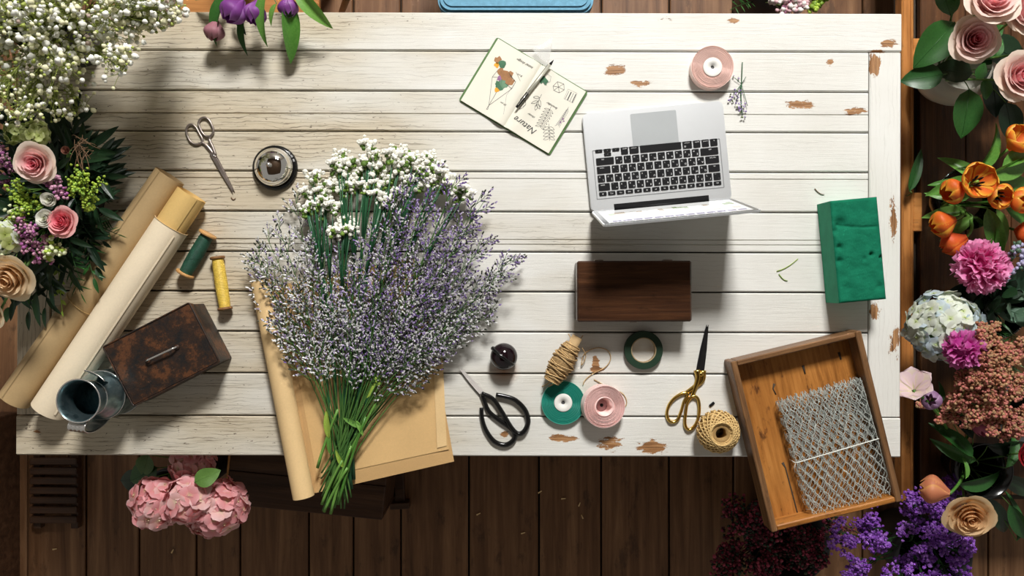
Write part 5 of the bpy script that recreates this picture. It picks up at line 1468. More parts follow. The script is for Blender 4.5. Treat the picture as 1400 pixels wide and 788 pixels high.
for i, (x, y, h, kd, m_, n, sz) in enumerate(((150, 300, .09, 'needle', G_DARK, 20, .03), (160, 320, .08, 'needle', G_LEAF, 18, .026), (140, 330, .10, 'small', G_DARK, 14, .03), (130, 350, .10, 'needle', G_LEAF, 20, .03), (128, 380, .09, 'lance', G_LEAF, 14, .04), (110, 400, .09, 'needle', G_LEAF, 22, .035), (132, 365, .09, 'small', G_DARK, 14, .03),
     (85, 425, .09, 'small', G_LIME, 16, .018), (62, 420, .08, 'lance', G_DARK, 10, .05), (40, 425, .08, 'lance', G_DARK, 10, .05), (15, 420, .08, 'rose', G_LEAF, 8, .045), (105, 370, .12, 'needle', G_LEAF, 20, .03), (70, 390, .12, 'lance', G_DARK, 12, .045), (20, 410, .11, 'lance', G_DARK, 12, .05), (150, 265, .10, 'needle', G_DARK, 16, .03), (100, 185, .13, 'lance', G_DARK, 12, .05), (70, 180, .12, 'lance', G_DARK, 12, .05), (10, 195, .13, 'lance', G_DARK, 12, .05), (35, 165, .12, 'small', G_LIME, 12, .022), (-5, 270, .13, 'lance', G_DARK, 12, .05), (-5, 395, .12, 'lance', G_DARK, 12, .05), (45, 245, .15, 'lance', G_DARK, 10, .05), (70, 290, .15, 'lance', G_DARK, 12, .05), (105, 280, .14, 'lance', G_DARK, 12, .05), (30, 350, .13, 'lance', G_DARK, 12, .05), (95, 345, .13, 'lance', G_DARK, 12, .05), (120, 225, .12, 'lance', G_DARK, 12, .045), (15, 235, .14, 'lance', G_DARK, 12, .05), (62, 265, .17, 'needle', G_GREY, 9, .045), (40, 205, .12, 'lance', G_DARK, 12, .05), (115, 310, .12, 'needle', G_DARK, 22, .035), (5, 300, .13, 'lance', G_DARK, 12, .05))):
    lab = {G_DARK: 'dark green foliage stem', G_LEAF: 'mid green foliage stem', G_LIME: 'lime green foliage stem', G_GREY: 'grey green spidery foliage stem'}[m_] + {'needle': ' with thin needles', 'small': ' with small leaves', 'lance': ' with lance leaves', 'rose': ' with broad leaves'}[kd] + ' in the mixed rose bouquet'
    foliage(lab, pb(), W(x, y, h), kd, m_, n, sz, group=lab.replace(' stem', '') + ' group')
random.seed(43)
for x, y, h in ((20, 150, .12), (60, 160, .12), (100, 165, .12), (130, 200, .12), (140, 240, .11), (135, 285, .11), (120, 330, .10), (95, 370, .10), (50, 400, .10), (0, 400, .10), (-15, 340, .12), (-15, 250, .12), (-10, 180, .12), (80, 230, .15), (55, 320, .14), (30, 240, .14), (90, 270, .15), (15, 290, .15), (70, 355, .13), (110, 215, .14)):
    foliage('dark broad leaved stem filling the mixed rose bouquet', pb(), W(x, y, h), 'lance', G_DARK, 13, .07, 'broad_leaf_stem', 'dark filler stems of the mixed rose bouquet')
t = Thing('twig_nest', 'tangle of thin brown dried twigs in the mixed rose bouquet', 'twigs', pb()); mb = MB()
for k in range(26):
    a = W(110 + rnd(-10, 14), 196 + rnd(-12, 14), .18 + rnd(-.01, .02)); b = a + V(rnd(-.03, .03), rnd(-.05, .02), rnd(-.02, .02)); mb.tube([t.loc(p) for p in bez(a, (a + b) / 2 + V(rnd(-.02, .02), rnd(-.02, .02), .015), b, 5)], .0007, 4)
part('twigs', mb, G_BROWN, t, stuff=True)

# ------------------------------------------------------------------ low wooden bench to the right of the table
BZ = .30
def bench():
    X0 = WZ(1233.5, 0, BZ).x; Y0 = WZ(0, 688, BZ).y; X1, Y1 = 1.95, 1.2
    t = Thing('wooden_bench', 'low brown wooden bench with raised edge carrying the vases', 'bench', ((X0 + X1) / 2, (Y0 + Y1) / 2, 0))
    cx, cy = (X0 + X1) / 2, (Y0 + Y1) / 2; LY = Y1 - Y0; LX_ = X1 - X0
    e1 = WZ(1250, 0, BZ).x; e2 = WZ(1260, 0, BZ).x
    mb = MB(); mb.box((LY, e1 - X0, .05), (0, 0, 0), .004); part('edge_rail', mb, M_BENCH, t, T3((X0 + e1) / 2 - cx, 0, BZ - .025) @ RZ(PI / 2))
    mb = MB(); mb.box((LY, .006, .006), (0, 0, 0), .002); part('edge_bead', mb, M_BENCH, t, T3(e1 - .008 - cx, 0, BZ + .001) @ RZ(PI / 2))
    n = 6; wd = (X1 - e2) / n
    for k in range(n):
        mb = MB(); mb.box((LY - .04, wd - .002, .022), (0, 0, 0), .002); part('plank', mb, M_BENCHD, t, T3(e2 + wd * (k + .5) - cx, .0, BZ - .019) @ RZ(PI / 2))
    mb = MB(); mb.box((LX_, LY, .01), (0, 0, BZ - .045)); part('underside', mb, M_DARK, t)
    for yy in (W(0, 0).y, WZ(0, 290, BZ).y):
        mb = MB(); mb.box((e2 - e1 + .004, WZ(0, 264, BZ).y - WZ(0, 317, BZ).y, .03), (0, 0, 0), .002); part('block', mb, M_BENCH, t, T3((e1 + e2) / 2 - cx, yy - cy, BZ - .015))
    for sx in (-1, 1):
        for sy in (-1, 1):
            mb = MB(); mb.box((.05, .05, BZ - .05), (sx * (LX_ / 2 - .05), sy * (LY / 2 - .06), (BZ - .05) / 2), .003); part('leg', mb, M_BENCH, t)
bench()
ZB = BZ - .008
# roses in a cream bowl
c1 = WZ(1303, 93, BZ + .10); V1 = Vector((c1.x, c1.y, ZB)); s_ = 1
vase('ceramic_bowl', 'round cream ceramic bowl holding the pale roses', V1, [(0, 0), (.03, 0), (.05, .02), (.088, .065), (.103, .105), (.098, .14), (.075, .165), (.072, .165), (.094, .138), (.098, .105), (.083, .067), (.045, .024), (0, .008)], M_CERAM)
RB = V1 + V(0, 0, .05)
def rb(): return RB + V(rnd(-.03, .03), rnd(-.03, .03), 0)
random.seed(51)
for i, (x, y, z, R, ax, lab) in enumerate(((1350, 10, .66, .058, (-.1, .2, 1), 'pale pink rose with deep pink heart, topmost in the cream bowl'), (1326, 57, .60, .052, (-.15, -.15, 1), 'pale pink rose hanging lowest over the cream bowl'), (1392, 22, .62, .056, (.1, .1, 1), 'pale pink rose standing close beside the topmost bowl rose'), (1386, 108, .60, .056, (.0, -.05, 1), 'pale pink rose with an open swirled heart beside the orange tulips'), (1412, 70, .56, .050, (.2, 0, 1), 'pale pink rose at the far side of the cream bowl'), (1312, -22, .58, .050, (-.2, .2, 1), 'pale pink rose tucked behind the topmost bowl rose'))):
    rose(lab, WZ(x, y, z), R, ax, R_PINK, rb(), 2, seed=20 + i)
def big_leaf(lab, px, py, z, dx, dy, size, kind='rose', mat=None, base=None, name='rose_leaf_stem', dz=-.08, roll=0.0):
    t = Thing(name, lab, 'leaf', base); p = WZ(px, py, z)
    stem(t, bez(base, (Vector(base) + p) / 2 + V(0, 0, .04), p, 6), .0018, .0012, G_STEM)
    put_leaf(t, kind, mat or G_LEAF, p, (dx, dy, dz), size, (0, 0, 1), roll); return t
big_leaf('large ribbed green leaf pointing down over the bowl', 1305, 30, .55, -.62, -.75, .145, base=rb())
big_leaf('green leaf standing out past the bowl rim over the bench edge', 1290, 102, .52, -1, -.12, .105, base=rb())
big_leaf('dark leaf lying across the bowl mouth', 1330, 100, .50, -.95, .15, .10, mat=G_DARK, base=rb())
big_leaf('green leaf hanging straight down below the bowl', 1325, 122, .53, -.05, -1, .125, base=rb())
big_leaf('green leaf tucked behind the large ribbed leaf', 1300, 22, .54, -.2, .9, .10, base=rb())
big_leaf('dark green leaf under the swirled rose', 1375, 140, .46, .3, -1, .11, mat=G_DARK, base=rb())
big_leaf('dark green leaf behind the lowest bowl rose', 1355, 95, .45, .2, -.8, .13, mat=G_DARK, base=rb())
big_leaf('dark green leaf between the bowl roses', 1345, 60, .46, .9, -.3, .14, mat=G_DARK, base=rb())
big_leaf('long dark leaf lying over the bench edge', 1243, 262, .345, .30, 1, .125, 'lance', G_LEAF, base=WZ(1240, 268, BZ + .01), name='fallen_leaf', dz=.12)

# orange tulips in a glass vase
c2 = WZ(1312, 272, BZ + .12); V2 = Vector((c2.x + .012, c2.y, ZB))
vase('glass_vase', 'clear glass vase full of orange tulips', V2, bowlp(.03, .085, .15, .004), M_GLASS, rim=(.083, .15))
TB = V2 + V(0, 0, .03)
def tb(): return TB + V(rnd(-.02, .02), rnd(-.02, .02), rnd(0, .02))
random.seed(61)
OG = None
tulip('closed red orange tulip lying lowest beside the pink peony', WZ(1304, 333, .50), 0.0393, (-.8, -.5, -.45), T_RED, tb(), 0.0, mid=WZ(1345, 300, .50), stretch=.86, spin=.4)
tulip('plump orange and yellow tulip above the lowest red one', WZ(1289, 306, .52), 0.0400, (-.85, -.30, -.15), T_ORANGE, tb(), .12, mid=WZ(1335, 290, .5), stretch=.8)
tulip('half open yellow orange tulip over the glass rim', WZ(1304, 261, .56), 0.0373, (-.85, -.35, .05), T_ORANGE, tb(), .18, stretch=.85, stamens=True)
tulip('wide open orange tulip showing dark stamens', WZ(1337, 248, .60), 0.0373, (-.05, .1, 1), T_ORANGE, tb(), .85, stamens=True, stretch=.85)
tulip('small open orange tulip beside the widest one', WZ(1366, 268, .56), 0.0331, (.1, -.35, 1), T_ORANGE, tb(), .35, stamens=True, stretch=.8)
tulip('orange tulip beyond the small open tulip', WZ(1396, 274, .55), 0.0359, (.2, -.1, 1), T_ORANGE, tb(), .25, stretch=.85)
tulip('dark orange tulip below the swirled rose', WZ(1393, 192, .58), 0.0373, (.2, .5, 1), T_ORANGE, tb(), .6, stretch=.9)
tulip('red tulip standing beside the lilac scabious', WZ(1402, 318, .5), 0.0331, (.3, -.3, 1), T_RED, tb(), .1, stretch=.9)
for lab, px, py, z, dx, dy, sz, rl in (('broad tulip leaf curling over the vase top', 1335, 232, .54, .55, .60, .13, .6), ('tulip leaf lying across the glass rim', 1330, 245, .50, -1, -.28, .092, .3), ('tulip leaf pressed inside the glass vase', 1325, 270, .46, -1, .1, .085, -.2), ('tulip leaf low in the glass', 1320, 288, .42, -1, -.1, .085, .2), ('long tulip leaf reaching out towards the roses', 1350, 240, .55, 1, .25, .13, .4), ('tulip leaf reaching out beneath the open tulips', 1355, 250, .50, 1, -.05, .13, -.3), ('tulip leaf hanging down towards the scabious', 1350, 285, .48, .35, -1, .12, .5), ('wide tulip leaf hanging beside the pink peony', 1362, 285, .46, .15, -1, .14, -.4), ('tulip leaf between the two lower tulips', 1330, 296, .44, -.6, -.5, .08, .2), ('tulip leaf behind the small open tulip', 1375, 285, .46, 1, -.4, .12, .2), ('upright tulip leaf beside the curled one', 1370, 230, .55, .8, .5, .12, -.5), ('pale tulip leaf crossing the glass', 1340, 262, .45, -1, .35, .10, .5), ('tulip leaf low behind the vase', 1345, 255, .42, -.7, .7, .11, .2)):
    big_leaf(lab, px, py, z + .03, dx, dy, sz * 1.25, 'tulip', G_TULIP, tb(), 'tulip_leaf', roll=rl)

# hydrangea, peonies, sedum
c3 = WZ(1325, 420, BZ + .10); V3 = Vector((c3.x + .05, c3.y, ZB))
vase('glass_vase', 'clear glass vase under the hydrangea and peonies', V3, bowlp(.04, .085, .15, .004), M_GLASS, rim=(.083, .15))
HB = V3 + V(0, 0, .03)
def hb3(): return HB + V(rnd(-.03, .03), rnd(-.03, .03), rnd(0, .02))
random.seed(71)
peony('ruffled bright pink peony below the red tulip', WZ(1341, 365, .55), .066, (-.05, .1, 1), P_PINK, hb3(), 120, seed=1)
hydrangea('white and pale blue hydrangea head below the pink peony', WZ(1290, 446, .52), .087, (-.1, .05, 1), [H_WHITE, H_WHITE, H_BLUE], hb3(), 95, .26, seed=2, squash=.9)
peony('magenta peony squeezed between hydrangea and rusty sedum', WZ(1317, 477, .60), .050, (-.3, .1, 1), P_MAG, hb3(), 60, seed=3)
SD = [plain('sedum_rust', (.34, .14, .07), .8, 0, .25), plain('sedum_pink', (.46, .15, .12), .8, 0, .25), plain('sedum_tan', (.40, .24, .12), .8, 0, .2)]
c4 = WZ(1375, 560, BZ + .05); V4 = Vector((c4.x, c4.y, ZB)); vase('flower_pot', 'dark pot under the rusty sedum', V4, bowlp(.05, .08, .14), M_POT)
SB = V4 + V(0, 0, .03)
def sb(): return SB + V(rnd(-.03, .03), rnd(-.03, .03), rnd(0, .02))
for x, y, z, s in ((1350, 458, .62, .026), (1360, 487, .62, .032), (1342, 508, .60, .030), (1370, 505, .61, .034), (1350, 525, .60, .036), (1322, 530, .58, .030), (1305, 545, .55, .026), (1340, 550, .58, .034), (1370, 548, .58, .032), (1292, 568, .52, .022), (1320, 566, .54, .026), (1360, 575, .55, .030), (1385, 585, .54, .028), (1395, 525, .58, .024), (1400, 575, .56, .03), (1262, 552, .50, .012), (1385, 480, .58, .026), (1348, 476, .6, .024)):
    sprig(('tan and rust sedum head beside the magenta peony' if y < 515 else 'reddish rust sedum head above the dark tulip leaves'), 'flower', sb(), WZ(x, y, z), SD if y < 515 else [SD[0], SD[1], SD[1], SD[2]], 330, s, .0040, 'sedum', ('tan rust sedum heads' if y < 515 else 'reddish sedum heads'), side=10, flat=.6)
SCB = plain('scabious_lilac', (.42, .40, .58), .7, 0, .15)
for x, y, z in ((1392, 340, .55), (1400, 358, .54), (1376, 378, .52)):
    sprig('lilac grey scabious bloom beside the pink peony', 'flower', hb3(), WZ(x, y, z), [SCB, SCB, G_GREY], 36, .018, .006, 'scabious', 'scabious blooms by the peony', side=5)
for i, (x, y, z, kd, m_, n, sz) in enumerate(((1372, 400, .50, 'round', G_DARK, 10, .05), (1395, 395, .52, 'round', G_GREY, 10, .055), (1360, 425, .50, 'round', G_DARK, 10, .05), (1395, 430, .54, 'round', G_GREY, 8, .06), (1345, 405, .48, 'rose', G_DARK, 8, .07), (1375, 445, .52, 'needle', G_LEAF, 26, .035), (1395, 470, .54, 'needle', G_LEAF, 26, .035), (1385, 500, .54, 'needle', G_LEAF, 24, .035), (1400, 545, .54, 'needle', G_LEAF, 24, .035), (1355, 440, .50, 'needle', G_DARK, 22, .035), (1320, 400, .46, 'rose', G_DARK, 7, .07), (1400, 375, .5, 'lance', G_GREY, 12, .05), (1350, 395, .46, 'lance', G_DARK, 12, .06), (1385, 415, .46, 'lance', G_DARK, 12, .06))):
    lab = {G_DARK: 'dark green', G_LEAF: 'fresh green', G_GREY: 'grey green'}[m_] + {'round': ' eucalyptus stem with round leaves', 'rose': ' stem with broad leaves', 'needle': ' feathery stem', 'lance': ' stem with narrow leaves'}[kd] + ' in the bench flowers'
    foliage(lab, hb3(), WZ(x, y, z), kd, m_, n, sz, group=lab + ' group')
# lower bench: tulips, cream rose, big dark leaves
c5 = WZ(1335, 640, BZ + .10); V5 = Vector((c5.x, c5.y, ZB)); vase('black_vase', 'black round vase at the end of the bench', V5, bowlp(.04, .075, .15), M_BLACK)
LB = V5 + V(0, 0, .03)
def lb(): return LB + V(rnd(-.02, .02), rnd(-.02, .02), rnd(0, .02))
random.seed(81)
tulip('pale pink open tulip leaning over the white table edge', WZ(1247, 526, .62), .027, (-.35, .5, .45), T_PALE, lb(), 1.7, mid=WZ(1290, 560, .55), stretch=1.0, spin=.9)
tulip('small lilac tulip beside the pale open tulip', WZ(1273, 547, .58), .028, (-.5, .1, .8), T_LILAC, lb(), .1, stretch=.8)
tulip('peach orange tulip above the cream rose', WZ(1277, 671, .52), .042, (-.85, .1, -.45), T_PEACH, lb(), .08, mid=WZ(1318, 658, .5), stretch=.85, spin=1.2)
rose('peach cream rose below the peach orange tulip', WZ(1320, 697, .47), .056, (-.2, -.35, 1), R_PEACH, lb(), seed=31)
rose('small red rose beside the black vase', WZ(1400, 620, .5), .03, (.2, 0, 1), petalmat('red_rose', [(0, (.25, .01, .02)), (1, (.45, .02, .03))]), lb(), seed=32)
tulip('pink petals half hidden below the rusty sedum', WZ(1346, 583, .50), .032, (-.2, -.8, .4), petalmat('rose_pink_tulip', [(0, (.45, .08, .16)), (1, (.66, .22, .32))]), lb(), .1, stretch=.9)
for lab, px, py, z, dx, dy, sz, rl, m_ in (('tulip leaf arching up beside the sedum', 1330, 625, .50, -.7, .75, .13, .3, G_LEAF), ('tulip leaf pointing over the black vase to the table', 1335, 630, .48, -1, .35, .12, -.4, G_LEAF), ('broad dark leaf beside the peach tulip stem', 1310, 662, .46, 1, .05, .16, .4, G_LEAF), ('bright leaf under the red rose', 1375, 640, .46, .4, .8, .12, .2, G_LEAF), ('dark leaf reaching out below the sedum', 1350, 610, .46, 1, -.1, .15, .2, G_DARK), ('long leaf hanging low off the bench end', 1380, 690, .42, .5, -.9, .15, .5, G_LEAF), ('dark leaf hanging behind the cream rose', 1350, 680, .40, .5, -.8, .15, .2, G_DARK), ('dark leaf beneath the sedum heads', 1330, 600, .45, -.4, .6, .12, .2, G_DARK), ('small green leaf beside the lilac tulip', 1285, 552, .52, .2, 1, .06, .2, G_LEAF), ('green bract beside the peach tulip stem', 1320, 655, .50, .15, 1, .06, .4, G_TULIP), ('folded leaf hanging lowest off the bench end', 1390, 740, .38, .1, .8, .14, .6, G_LEAF), ('dark leaf low on the bench end', 1365, 650, .40, .8, -.4, .16, .1, G_DARK)):
    big_leaf(lab, px, py, z, dx, dy, sz, 'tulip', m_, lb(), 'tulip_leaf', roll=rl)

# ------------------------------------------------------------------ floor flowers under the tray
c6 = WZ(1250, 745, .12); V6 = Vector((c6.x, c6.y, 0)); vase('flower_bucket', 'dark bucket of purple statice on the floor', V6, bowlp(.08, .11, .24), M_POT, cat='bucket')
ST_P = plain('statice_purple', (.20, .05, .38), .75, 0, .2, 60); ST_L = plain('statice_violet', (.32, .13, .52), .75, 0, .2, 60)
def pclump(var):
    def mk():
        random.seed(var + 700); mb = MB()
        for k in range(40):
            p = V(random.gauss(0, .8), random.gauss(0, .55), random.gauss(0, .4)); v_, f_ = ico(rnd(.14, .26), 0, .35); mb.add([q + p * .65 for q in v_], f_, random.choice((0, 0, 1)), False)
        return build('flower_head', mb, [ST_P, ST_L])
    return cached(('pc', var), mk)
random.seed(91)
for k in range(40):
    base = V6 + V(rnd(-.05, .05), rnd(-.05, .05), .03); hx, hy = rnd(1140, 1325), rnd(698, 805)
    if k < 7: hx, hy = rnd(1225, 1290), rnd(675, 700)
    t = Thing('purple_statice', 'purple statice in the dark bucket', 'flower', base, 0, 'purple statice stems in the bucket'); e = WZ(hx, hy, rnd(.30, .42)); pts = bez(base, (base + e) / 2 + V(0, 0, .06), e, 6); stem(t, pts, .003, .0016, G_DSTEM)
    for m in range(3):
        q = e + V(rnd(-.035, .035), rnd(-.035, .035), rnd(-.02, .02)); stem(t, [pts[4], (pts[4] + q) / 2 + V(0, 0, .01), q], .0014, .001, G_DSTEM, 4, 'twig')
        t.put('flower_head', pclump(random.randrange(4)), frame(t.loc(q), (rnd(-.5, .5), rnd(-.5, .5), 1), rnd(0, 6), rnd(.015, .023)))
c7 = WZ(1065, 730, .10); V7 = Vector((c7.x, c7.y, 0)); vase('flower_bucket', 'dark bucket of deep red flowers on the floor', V7, bowlp(.09, .12, .20), M_POT, cat='bucket')
DR = [plain('deep_red', (.20, .018, .045), .8, 0, .3), plain('dark_maroon', (.08, .016, .022), .8, 0, .3), plain('dusty_crimson', (.34, .05, .09), .8, 0, .3), G_DARK]
for k in range(30):
    base = V7 + V(rnd(-.06, .06), rnd(-.06, .06), .03)
    sprig('deep red feathery flower stem in the dark bucket', 'flower', base, WZ(rnd(990, 1150), rnd(655, 800), rnd(.2, .34)), DR, 130, .036, .0045, 'feathery_red_flower', 'deep red flower stems in the bucket', G_BROWN, 9, 1.0)

# ------------------------------------------------------------------ pink hydrangeas and crate below the table
c8 = WZ(268, 672, .44); V8 = Vector((c8.x - .082, c8.y, 0)); vase('flower_bucket', 'dark bucket of pink hydrangeas on the floor', V8, bowlp(.045, .058, .44), M_POT, cat='bucket')
YB = V8 + V(0, 0, .05)
random.seed(95)
for i, (x, y, z, R, lab) in enumerate(((214, 688, .665, .059, 'pink hydrangea head farthest from the dark crate'), (262, 682, .685, .056, 'pink hydrangea head in the middle of the bucket'), (302, 692, .655, .061, 'pink hydrangea head beside the dark crate'), (264, 634, .64, .050, 'pink hydrangea head half under the table edge'), (285, 702, .615, .052, 'pink hydrangea head lowest in the bucket'))):
    hydrangea(lab, WZ(x, y, z), R, ((x - 262) / 120, (668 - y) / 160, 1), [H_PINK, H_PINK2], YB + V(rnd(-.03, .03), rnd(-.03, .03), 0), 46, .40, seed=30 + i)
for lab, px, py, z, dx, dy, sz, m_ in (('ribbed green hydrangea leaf under the table edge', 203, 622, .62, -.2, -.5, .065, G_STEM), ('dark hydrangea leaf beside the ribbed one', 215, 640, .61, -.8, -.4, .09, G_LEAF), ('bright hydrangea leaf lying over the pink heads', 266, 660, .73, 1, .45, .062, G_STEM), ('dark hydrangea leaf between the pink heads', 240, 640, .60, .3, -1, .1, G_LEAF), ('dark hydrangea leaf lowest beside the pallet side', 200, 655, .58, -.7, -.1, .08, G_DARK), ('dark hydrangea leaf towards the middle head', 250, 645, .59, -.3, -.9, .08, G_LEAF)):
    big_leaf(lab, px, py, z, dx, dy, sz, 'hyd', m_, YB, 'hydrangea_leaf')
def crate():
    z = .26; a = WZ(310, 612, z); b = WZ(308, 690, z); c = WZ(522, 712, z)
    d = (c - b); L = d.length; an = math.atan2(d.y, d.x); cen = (b + c) / 2 + Vector((-math.sin(an), math.cos(an), 0)) * .15
    t = Thing('wooden_crate', 'dark wooden crate standing on the floor under the table edge', 'crate', (cen.x, cen.y, 0), an)
    for k in range(3):
        mb = MB(); mb.box((L, .0985, .016), (0, 0, 0), .002); part('slat', mb, M_CRATE, t, T3(0, -.1 + .1 * k, z - .008))
    for s in (-1, 1):
        mb = MB(); mb.box((L, .014, z - .018), (0, 0, 0), .002); part('side', mb, M_CRATE, t, T3(0, s * .143, (z - .018) / 2 + .001))
        mb = MB(); mb.box((.014, .27, z - .018), (0, 0, 0), .002); part('end', mb, M_CRATE, t, T3(s * (L / 2 - .007), 0, (z - .018) / 2 + .001))
    mb = MB(); mb.box((.006, .3, .02), (0, 0, 0), .001); part('end_strip', mb, M_STOOL, t, T3(-L / 2 - .003, 0, z - .01))
    p = WZ(539, 655, .06); mb = MB(); mb.box((.03, .16, .035), (0, 0, .0175), .002); mb.box((.06, .02, .05), (0, -.09, .025), .002)
    solo('wood_offcut', mb, M_CRATE, 'short dark wooden offcut lying beside the crate', 'wood', (p.x + .01, p.y, 0.0), .05)
crate()

# ------------------------------------------------------------------ dark slatted pallet at the far left of the floor
t = Thing('slatted_pallet', 'dark slatted wooden pallet lying on the floor', 'pallet', WZ(40, 670, 0))
for k in range(7):
    mb = MB(); mb.box((.15, .022, .016), (0, 0, 0), .003); part('slat', mb, M_CRATE, t, t_ := T3(.10, .10 - k * .031, .035))
for s in (.04, .16):
    mb = MB(); mb.box((.022, .25, .027), (0, 0, 0), .002); part('runner', mb, M_CRATE, t, T3(s, .007, .0135))
t = Thing('floor_box', 'dark rough wooden box at the floor edge', 'box', WZ(12, 690, 0))
mb = MB(); mb.box((.075, .6, .11), (0, 0, .056), .003); part('body', mb, M_CRATE, t)
mb = MB(); mb.box((.083, .61, .014), (0, 0, .119), .003); part('lid', mb, M_CRATE, t)

# ------------------------------------------------------------------ behind the table
def chair():
    z = .46; x0 = WZ(598, 0, z).x; x1 = WZ(812, 0, z).x; cx = (x0 + x1) / 2; wd = x1 - x0; y0 = WZ(0, 17, z).y + .002
    t = Thing('blue_chair', 'chair with a pale blue denim seat tucked behind the table', 'chair', (cx, y0 + .22, 0))
    m = plain('denim', (.17, .40, .56), .85, 0, .12, 90, .3, 300)
    mb = MB(); out = rrect(wd, .44, .035, 6); mb.prism(out, z - .05, z - .012); mb.prism(rrect(wd - .012, .428, .03, 6), z - .012, z - .004); mb.prism(rrect(wd - .03, .41, .025, 6), z - .004, z); part('seat', mb, m, t)
    mb = MB(); mb.prism(rrect(wd - .01, .05, .02, 5, 0, .215), z + .02, z + .42); part('backrest', mb, m, t)
    for sx in (-1, 1):
        for sy in (-1, 1):
            h = z - .05 if sy < 0 else z + .30
            mb = MB(); mb.tube([(sx * (wd / 2 - .03), sy * .19, 0), (sx * (wd / 2 - .035), sy * .185, z - .05)], [.014, .019], 10); part('leg', mb, M_PALE, t)
    mb = MB(); 
    for sx in (-1, 1): mb.box((.03, .02, .12), (sx * (wd / 2 - .06), .19, z + .0), .003)
    part('back_support', mb, M_PALE, t)
chair()
def stool():
    z = .40; x0 = WZ(238, 0, z).x; x1 = WZ(436, 0, z).x; y0 = WZ(0, 24, z).y
    t = Thing('wooden_stool', 'low orange brown wooden stool behind the table', 'stool', ((x0 + x1) / 2, y0 + .16, 0))
    wd = x1 - x0
    for k in range(3):
        mb = MB(); mb.box((wd, .104, .022), (0, 0, 0), .003); part('plank', mb, M_STOOL, t, T3(0, -.107 + .107 * k, z - .011))
    for sx in (-1, 1):
        mb = MB(); mb.box((.03, .26, .04), (0, 0, 0), .003); part('rail', mb, M_STOOL, t, T3(sx * (wd / 2 - .04), 0, z - .042))
        for sy in (-1, 1):
            mb = MB(); mb.box((.035, .035, z - .062), (0, 0, 0), .003); part('leg', mb, M_STOOL, t, T3(sx * (wd / 2 - .04), sy * .12, (z - .062) / 2))
    return Vector((t.L.x, t.L.y, z))
S0 = stool()
p9 = S0 + V(.02, .03, 0); vase('purple_tulip_vase', 'pale vase of purple tulips on the stool', p9, bowlp(.035, .055, .17), M_CERAM)
random.seed(101)
PT = p9 + V(0, 0, .04)
for i, (x, y, z, R, ax, m_, op, lab) in enumerate(((320, 14, .84, .035, (-.45, -.75, .30), T_PURPLE, .1, 'plump purple tulip hanging over the table edge'), (349, 17, .83, .031, (-.12, -.95, .2), T_PURPLE, .05, 'slim purple tulip beside the plump one'), (394, 9, .82, .027, (.1, -.9, .25), T_PURPLE, .05, 'small purple tulip standing apart from the plump one'), (293, 42, .80, .026, (-.15, -.98, .1), T_DUSK, .1, 'drooping dusky pink tulip below the purple ones'))):
    tulip(lab, WZ(x, y, z), R, ax, m_, PT + V(rnd(-.015, .015), rnd(-.015, .015), 0), op, mid=WZ(x + (345 - x) * .4, -40, z + .06), stretch=.9)
for lab, px, py, z, dx, dy, sz, rl, m_ in (('dark tulip leaf beside the plump purple tulip', 308, -8, .82, -.45, -.9, 0.115, .5, G_LEAF), ('long tulip leaf hanging lowest over the planks', 392, 0, .82, .12, -1, 0.135, -.5, G_TULIP), ('tulip leaf pointing away from the purple tulips over the table edge', 402, -18, .84, .6, -.75, 0.115, .3, G_TULIP), ('tulip leaf between slim and small tulips', 365, -12, .86, -.25, -.9, 0.115, .6, G_TULIP), ('dark tulip leaf below the plump tulip', 335, 20, .80, -.2, -.9, 0.088, .6, G_LEAF), ('small tulip leaf below the small tulip', 378, 5, .82, -.45, -.85, .05, .4, G_TULIP), ('dark tulip leaf reaching towards the baby\'s breath', 310, -5, .80, -.95, .1, .09, .2, G_LEAF), ('dark tulip leaf under the bunch', 320, 5, .79, .2, -.9, .07, .2, G_DARK)):
    big_leaf(lab, px, py, z, dx, dy, sz, 'tulip', m_, PT, 'tulip_leaf', roll=rl)
t = Thing('wooden_rod', 'slim round wooden rod leaning behind the table', 'rod', WZ(463, 30, 0.0)); e = WZ(484, -30, .55)
mb = MB(); mb.tube([V(0, 0, .004), t.loc(e)], [.009, .011], 10); part('shaft', mb, M_PALE, t)
mb = MB(); mb.tube([t.loc(e), t.loc(e) * 1.02], [.013, .011], 10); part('knob', mb, M_PALE, t)
p10 = WZ(1070, -40, .3); V10 = Vector((p10.x, p10.y, 0)); vase('flower_bucket', 'dark bucket behind the table holding small pink flowers', V10, bowlp(.06, .09, .30), M_POT, cat='bucket')
PK = plain('pink_white_florets', (.72, .46, .50), .7, 0, .15); PK2 = plain('white_florets', (.80, .76, .72), .7, 0, .1); MG = plain('mauve_florets', (.40, .16, .26), .7, 0, .15)
for x, y, n_, ms_ in ((1078, 4, 36, [PK, PK2, MG]), (1090, 8, 36, [PK, PK2, PK2]), (1098, -2, 36, [MG, PK]), (1068, 8, 20, [PK2, PK])):
    sprig('pink and white wax flower sprig behind the table', 'flower', V10 + V(0, 0, .05), WZ(x, y, .56), ms_, n_, .022, .006, 'wax_flower_sprig', 'wax flower sprigs behind the table', side=5)
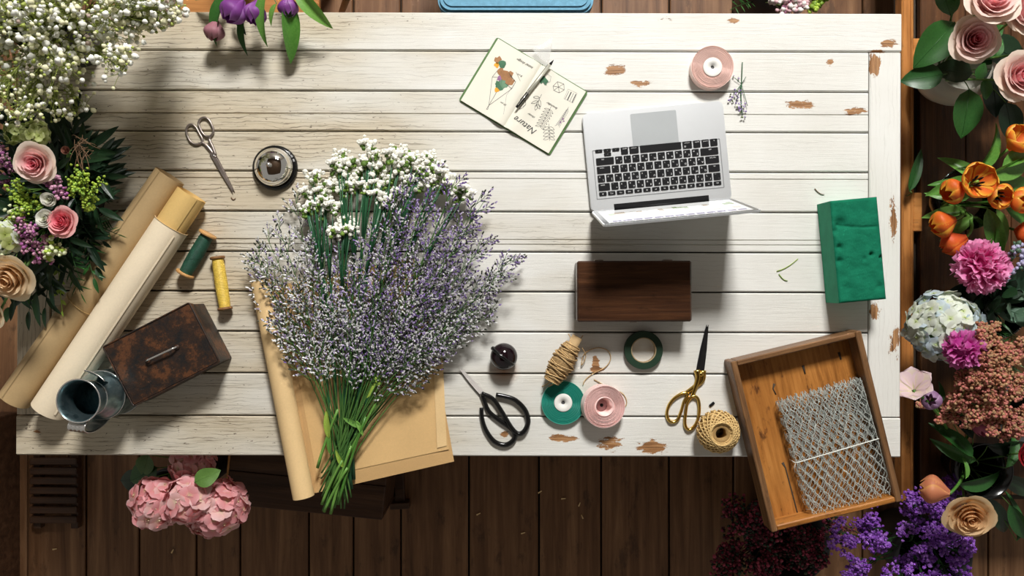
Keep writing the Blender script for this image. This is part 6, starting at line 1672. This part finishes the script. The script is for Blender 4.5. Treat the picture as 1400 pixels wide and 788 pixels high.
sprig('yellow green bud sprig behind the table', 'flower', V10 + V(0, 0, .05), WZ(1116, 3, .56), [G_LIME, B_LIME], 40, .022, .007, 'bud_sprig', side=5)
foliage('thin green twig peeking over the table edge', V10 + V(0, 0, .05), WZ(1001, 12, .60), 'needle', G_LEAF, 12, .03, 'twig')

# ------------------------------------------------------------------ scraps
random.seed(111)
t = Thing('dried_stalk', 'thin pale dried stalk lying on the floor by the table', 'stalk', WZ(92, 625, .002)); stem(t, smooth_open([WZ(90, 600, .004), WZ(92, 625, .004), WZ(100, 645, .004), WZ(110, 654, .004)], 4), .0022, .0018, M_PALE, 6)
for x0, y0, x1, y1, lab in ((1062, 371, 1091, 354, 'thin curved leaf scrap on the white planks'), (1065, 375, 1077, 384, 'short leaf scrap under the longer curved one'), (1114, 258, 1127, 266, 'tiny dark stem scrap above the foam brick'), (316, 270, 322, 271, 'tiny dark scrap at the steel scissor tip')):
    t = Thing('leaf_scrap', lab, 'scrap', W(x0, y0, .001)); m_ = G_LIME if 'leaf' in lab else G_BROWN
    stem(t, bez(W(x0, y0, .0018), W((x0 + x1) / 2, (y0 + y1) / 2 + 5, .0018), W(x1, y1, .0018), 5), .0012, .0008, m_, 5)
t = Thing('green_black_chip', 'small dark chip lying beside the gold scissors', 'scrap', W(973, 553, 0)); mb = MB(); mb.box((.014, .006, .003), (0, 0, .0022), .001, 0, RZ(.7)); part('chip', mb, M_BLACKM, t)
for x, y, a in ((738, 673, .6), (770, 682, .1), (792, 690, 1.2), (796, 707, 2.0), (715, 729, .3), (654, 703, .5), (236, 754, 1.1), (75, 751, .2)):
    mb = MB(); mb.add([(-.007, -.0022, .0012), (.007, -.0016, .0012), (.008, .0012, .003), (-.006, .0026, .0022), (-.007, -.0022, .0022), (.007, -.0016, .0022), (.008, .0012, .004), (-.006, .0026, .0032)], [[3, 2, 1, 0], [4, 5, 6, 7], [0, 1, 5, 4], [1, 2, 6, 5], [2, 3, 7, 6], [3, 0, 4, 7]])
    solo('paper_scrap', mb, M_KRAFTL, 'tiny pale scrap lying on the dark floorboards', 'scrap', WZ(x, y, 0), a, 'pale scraps on the floorboards')
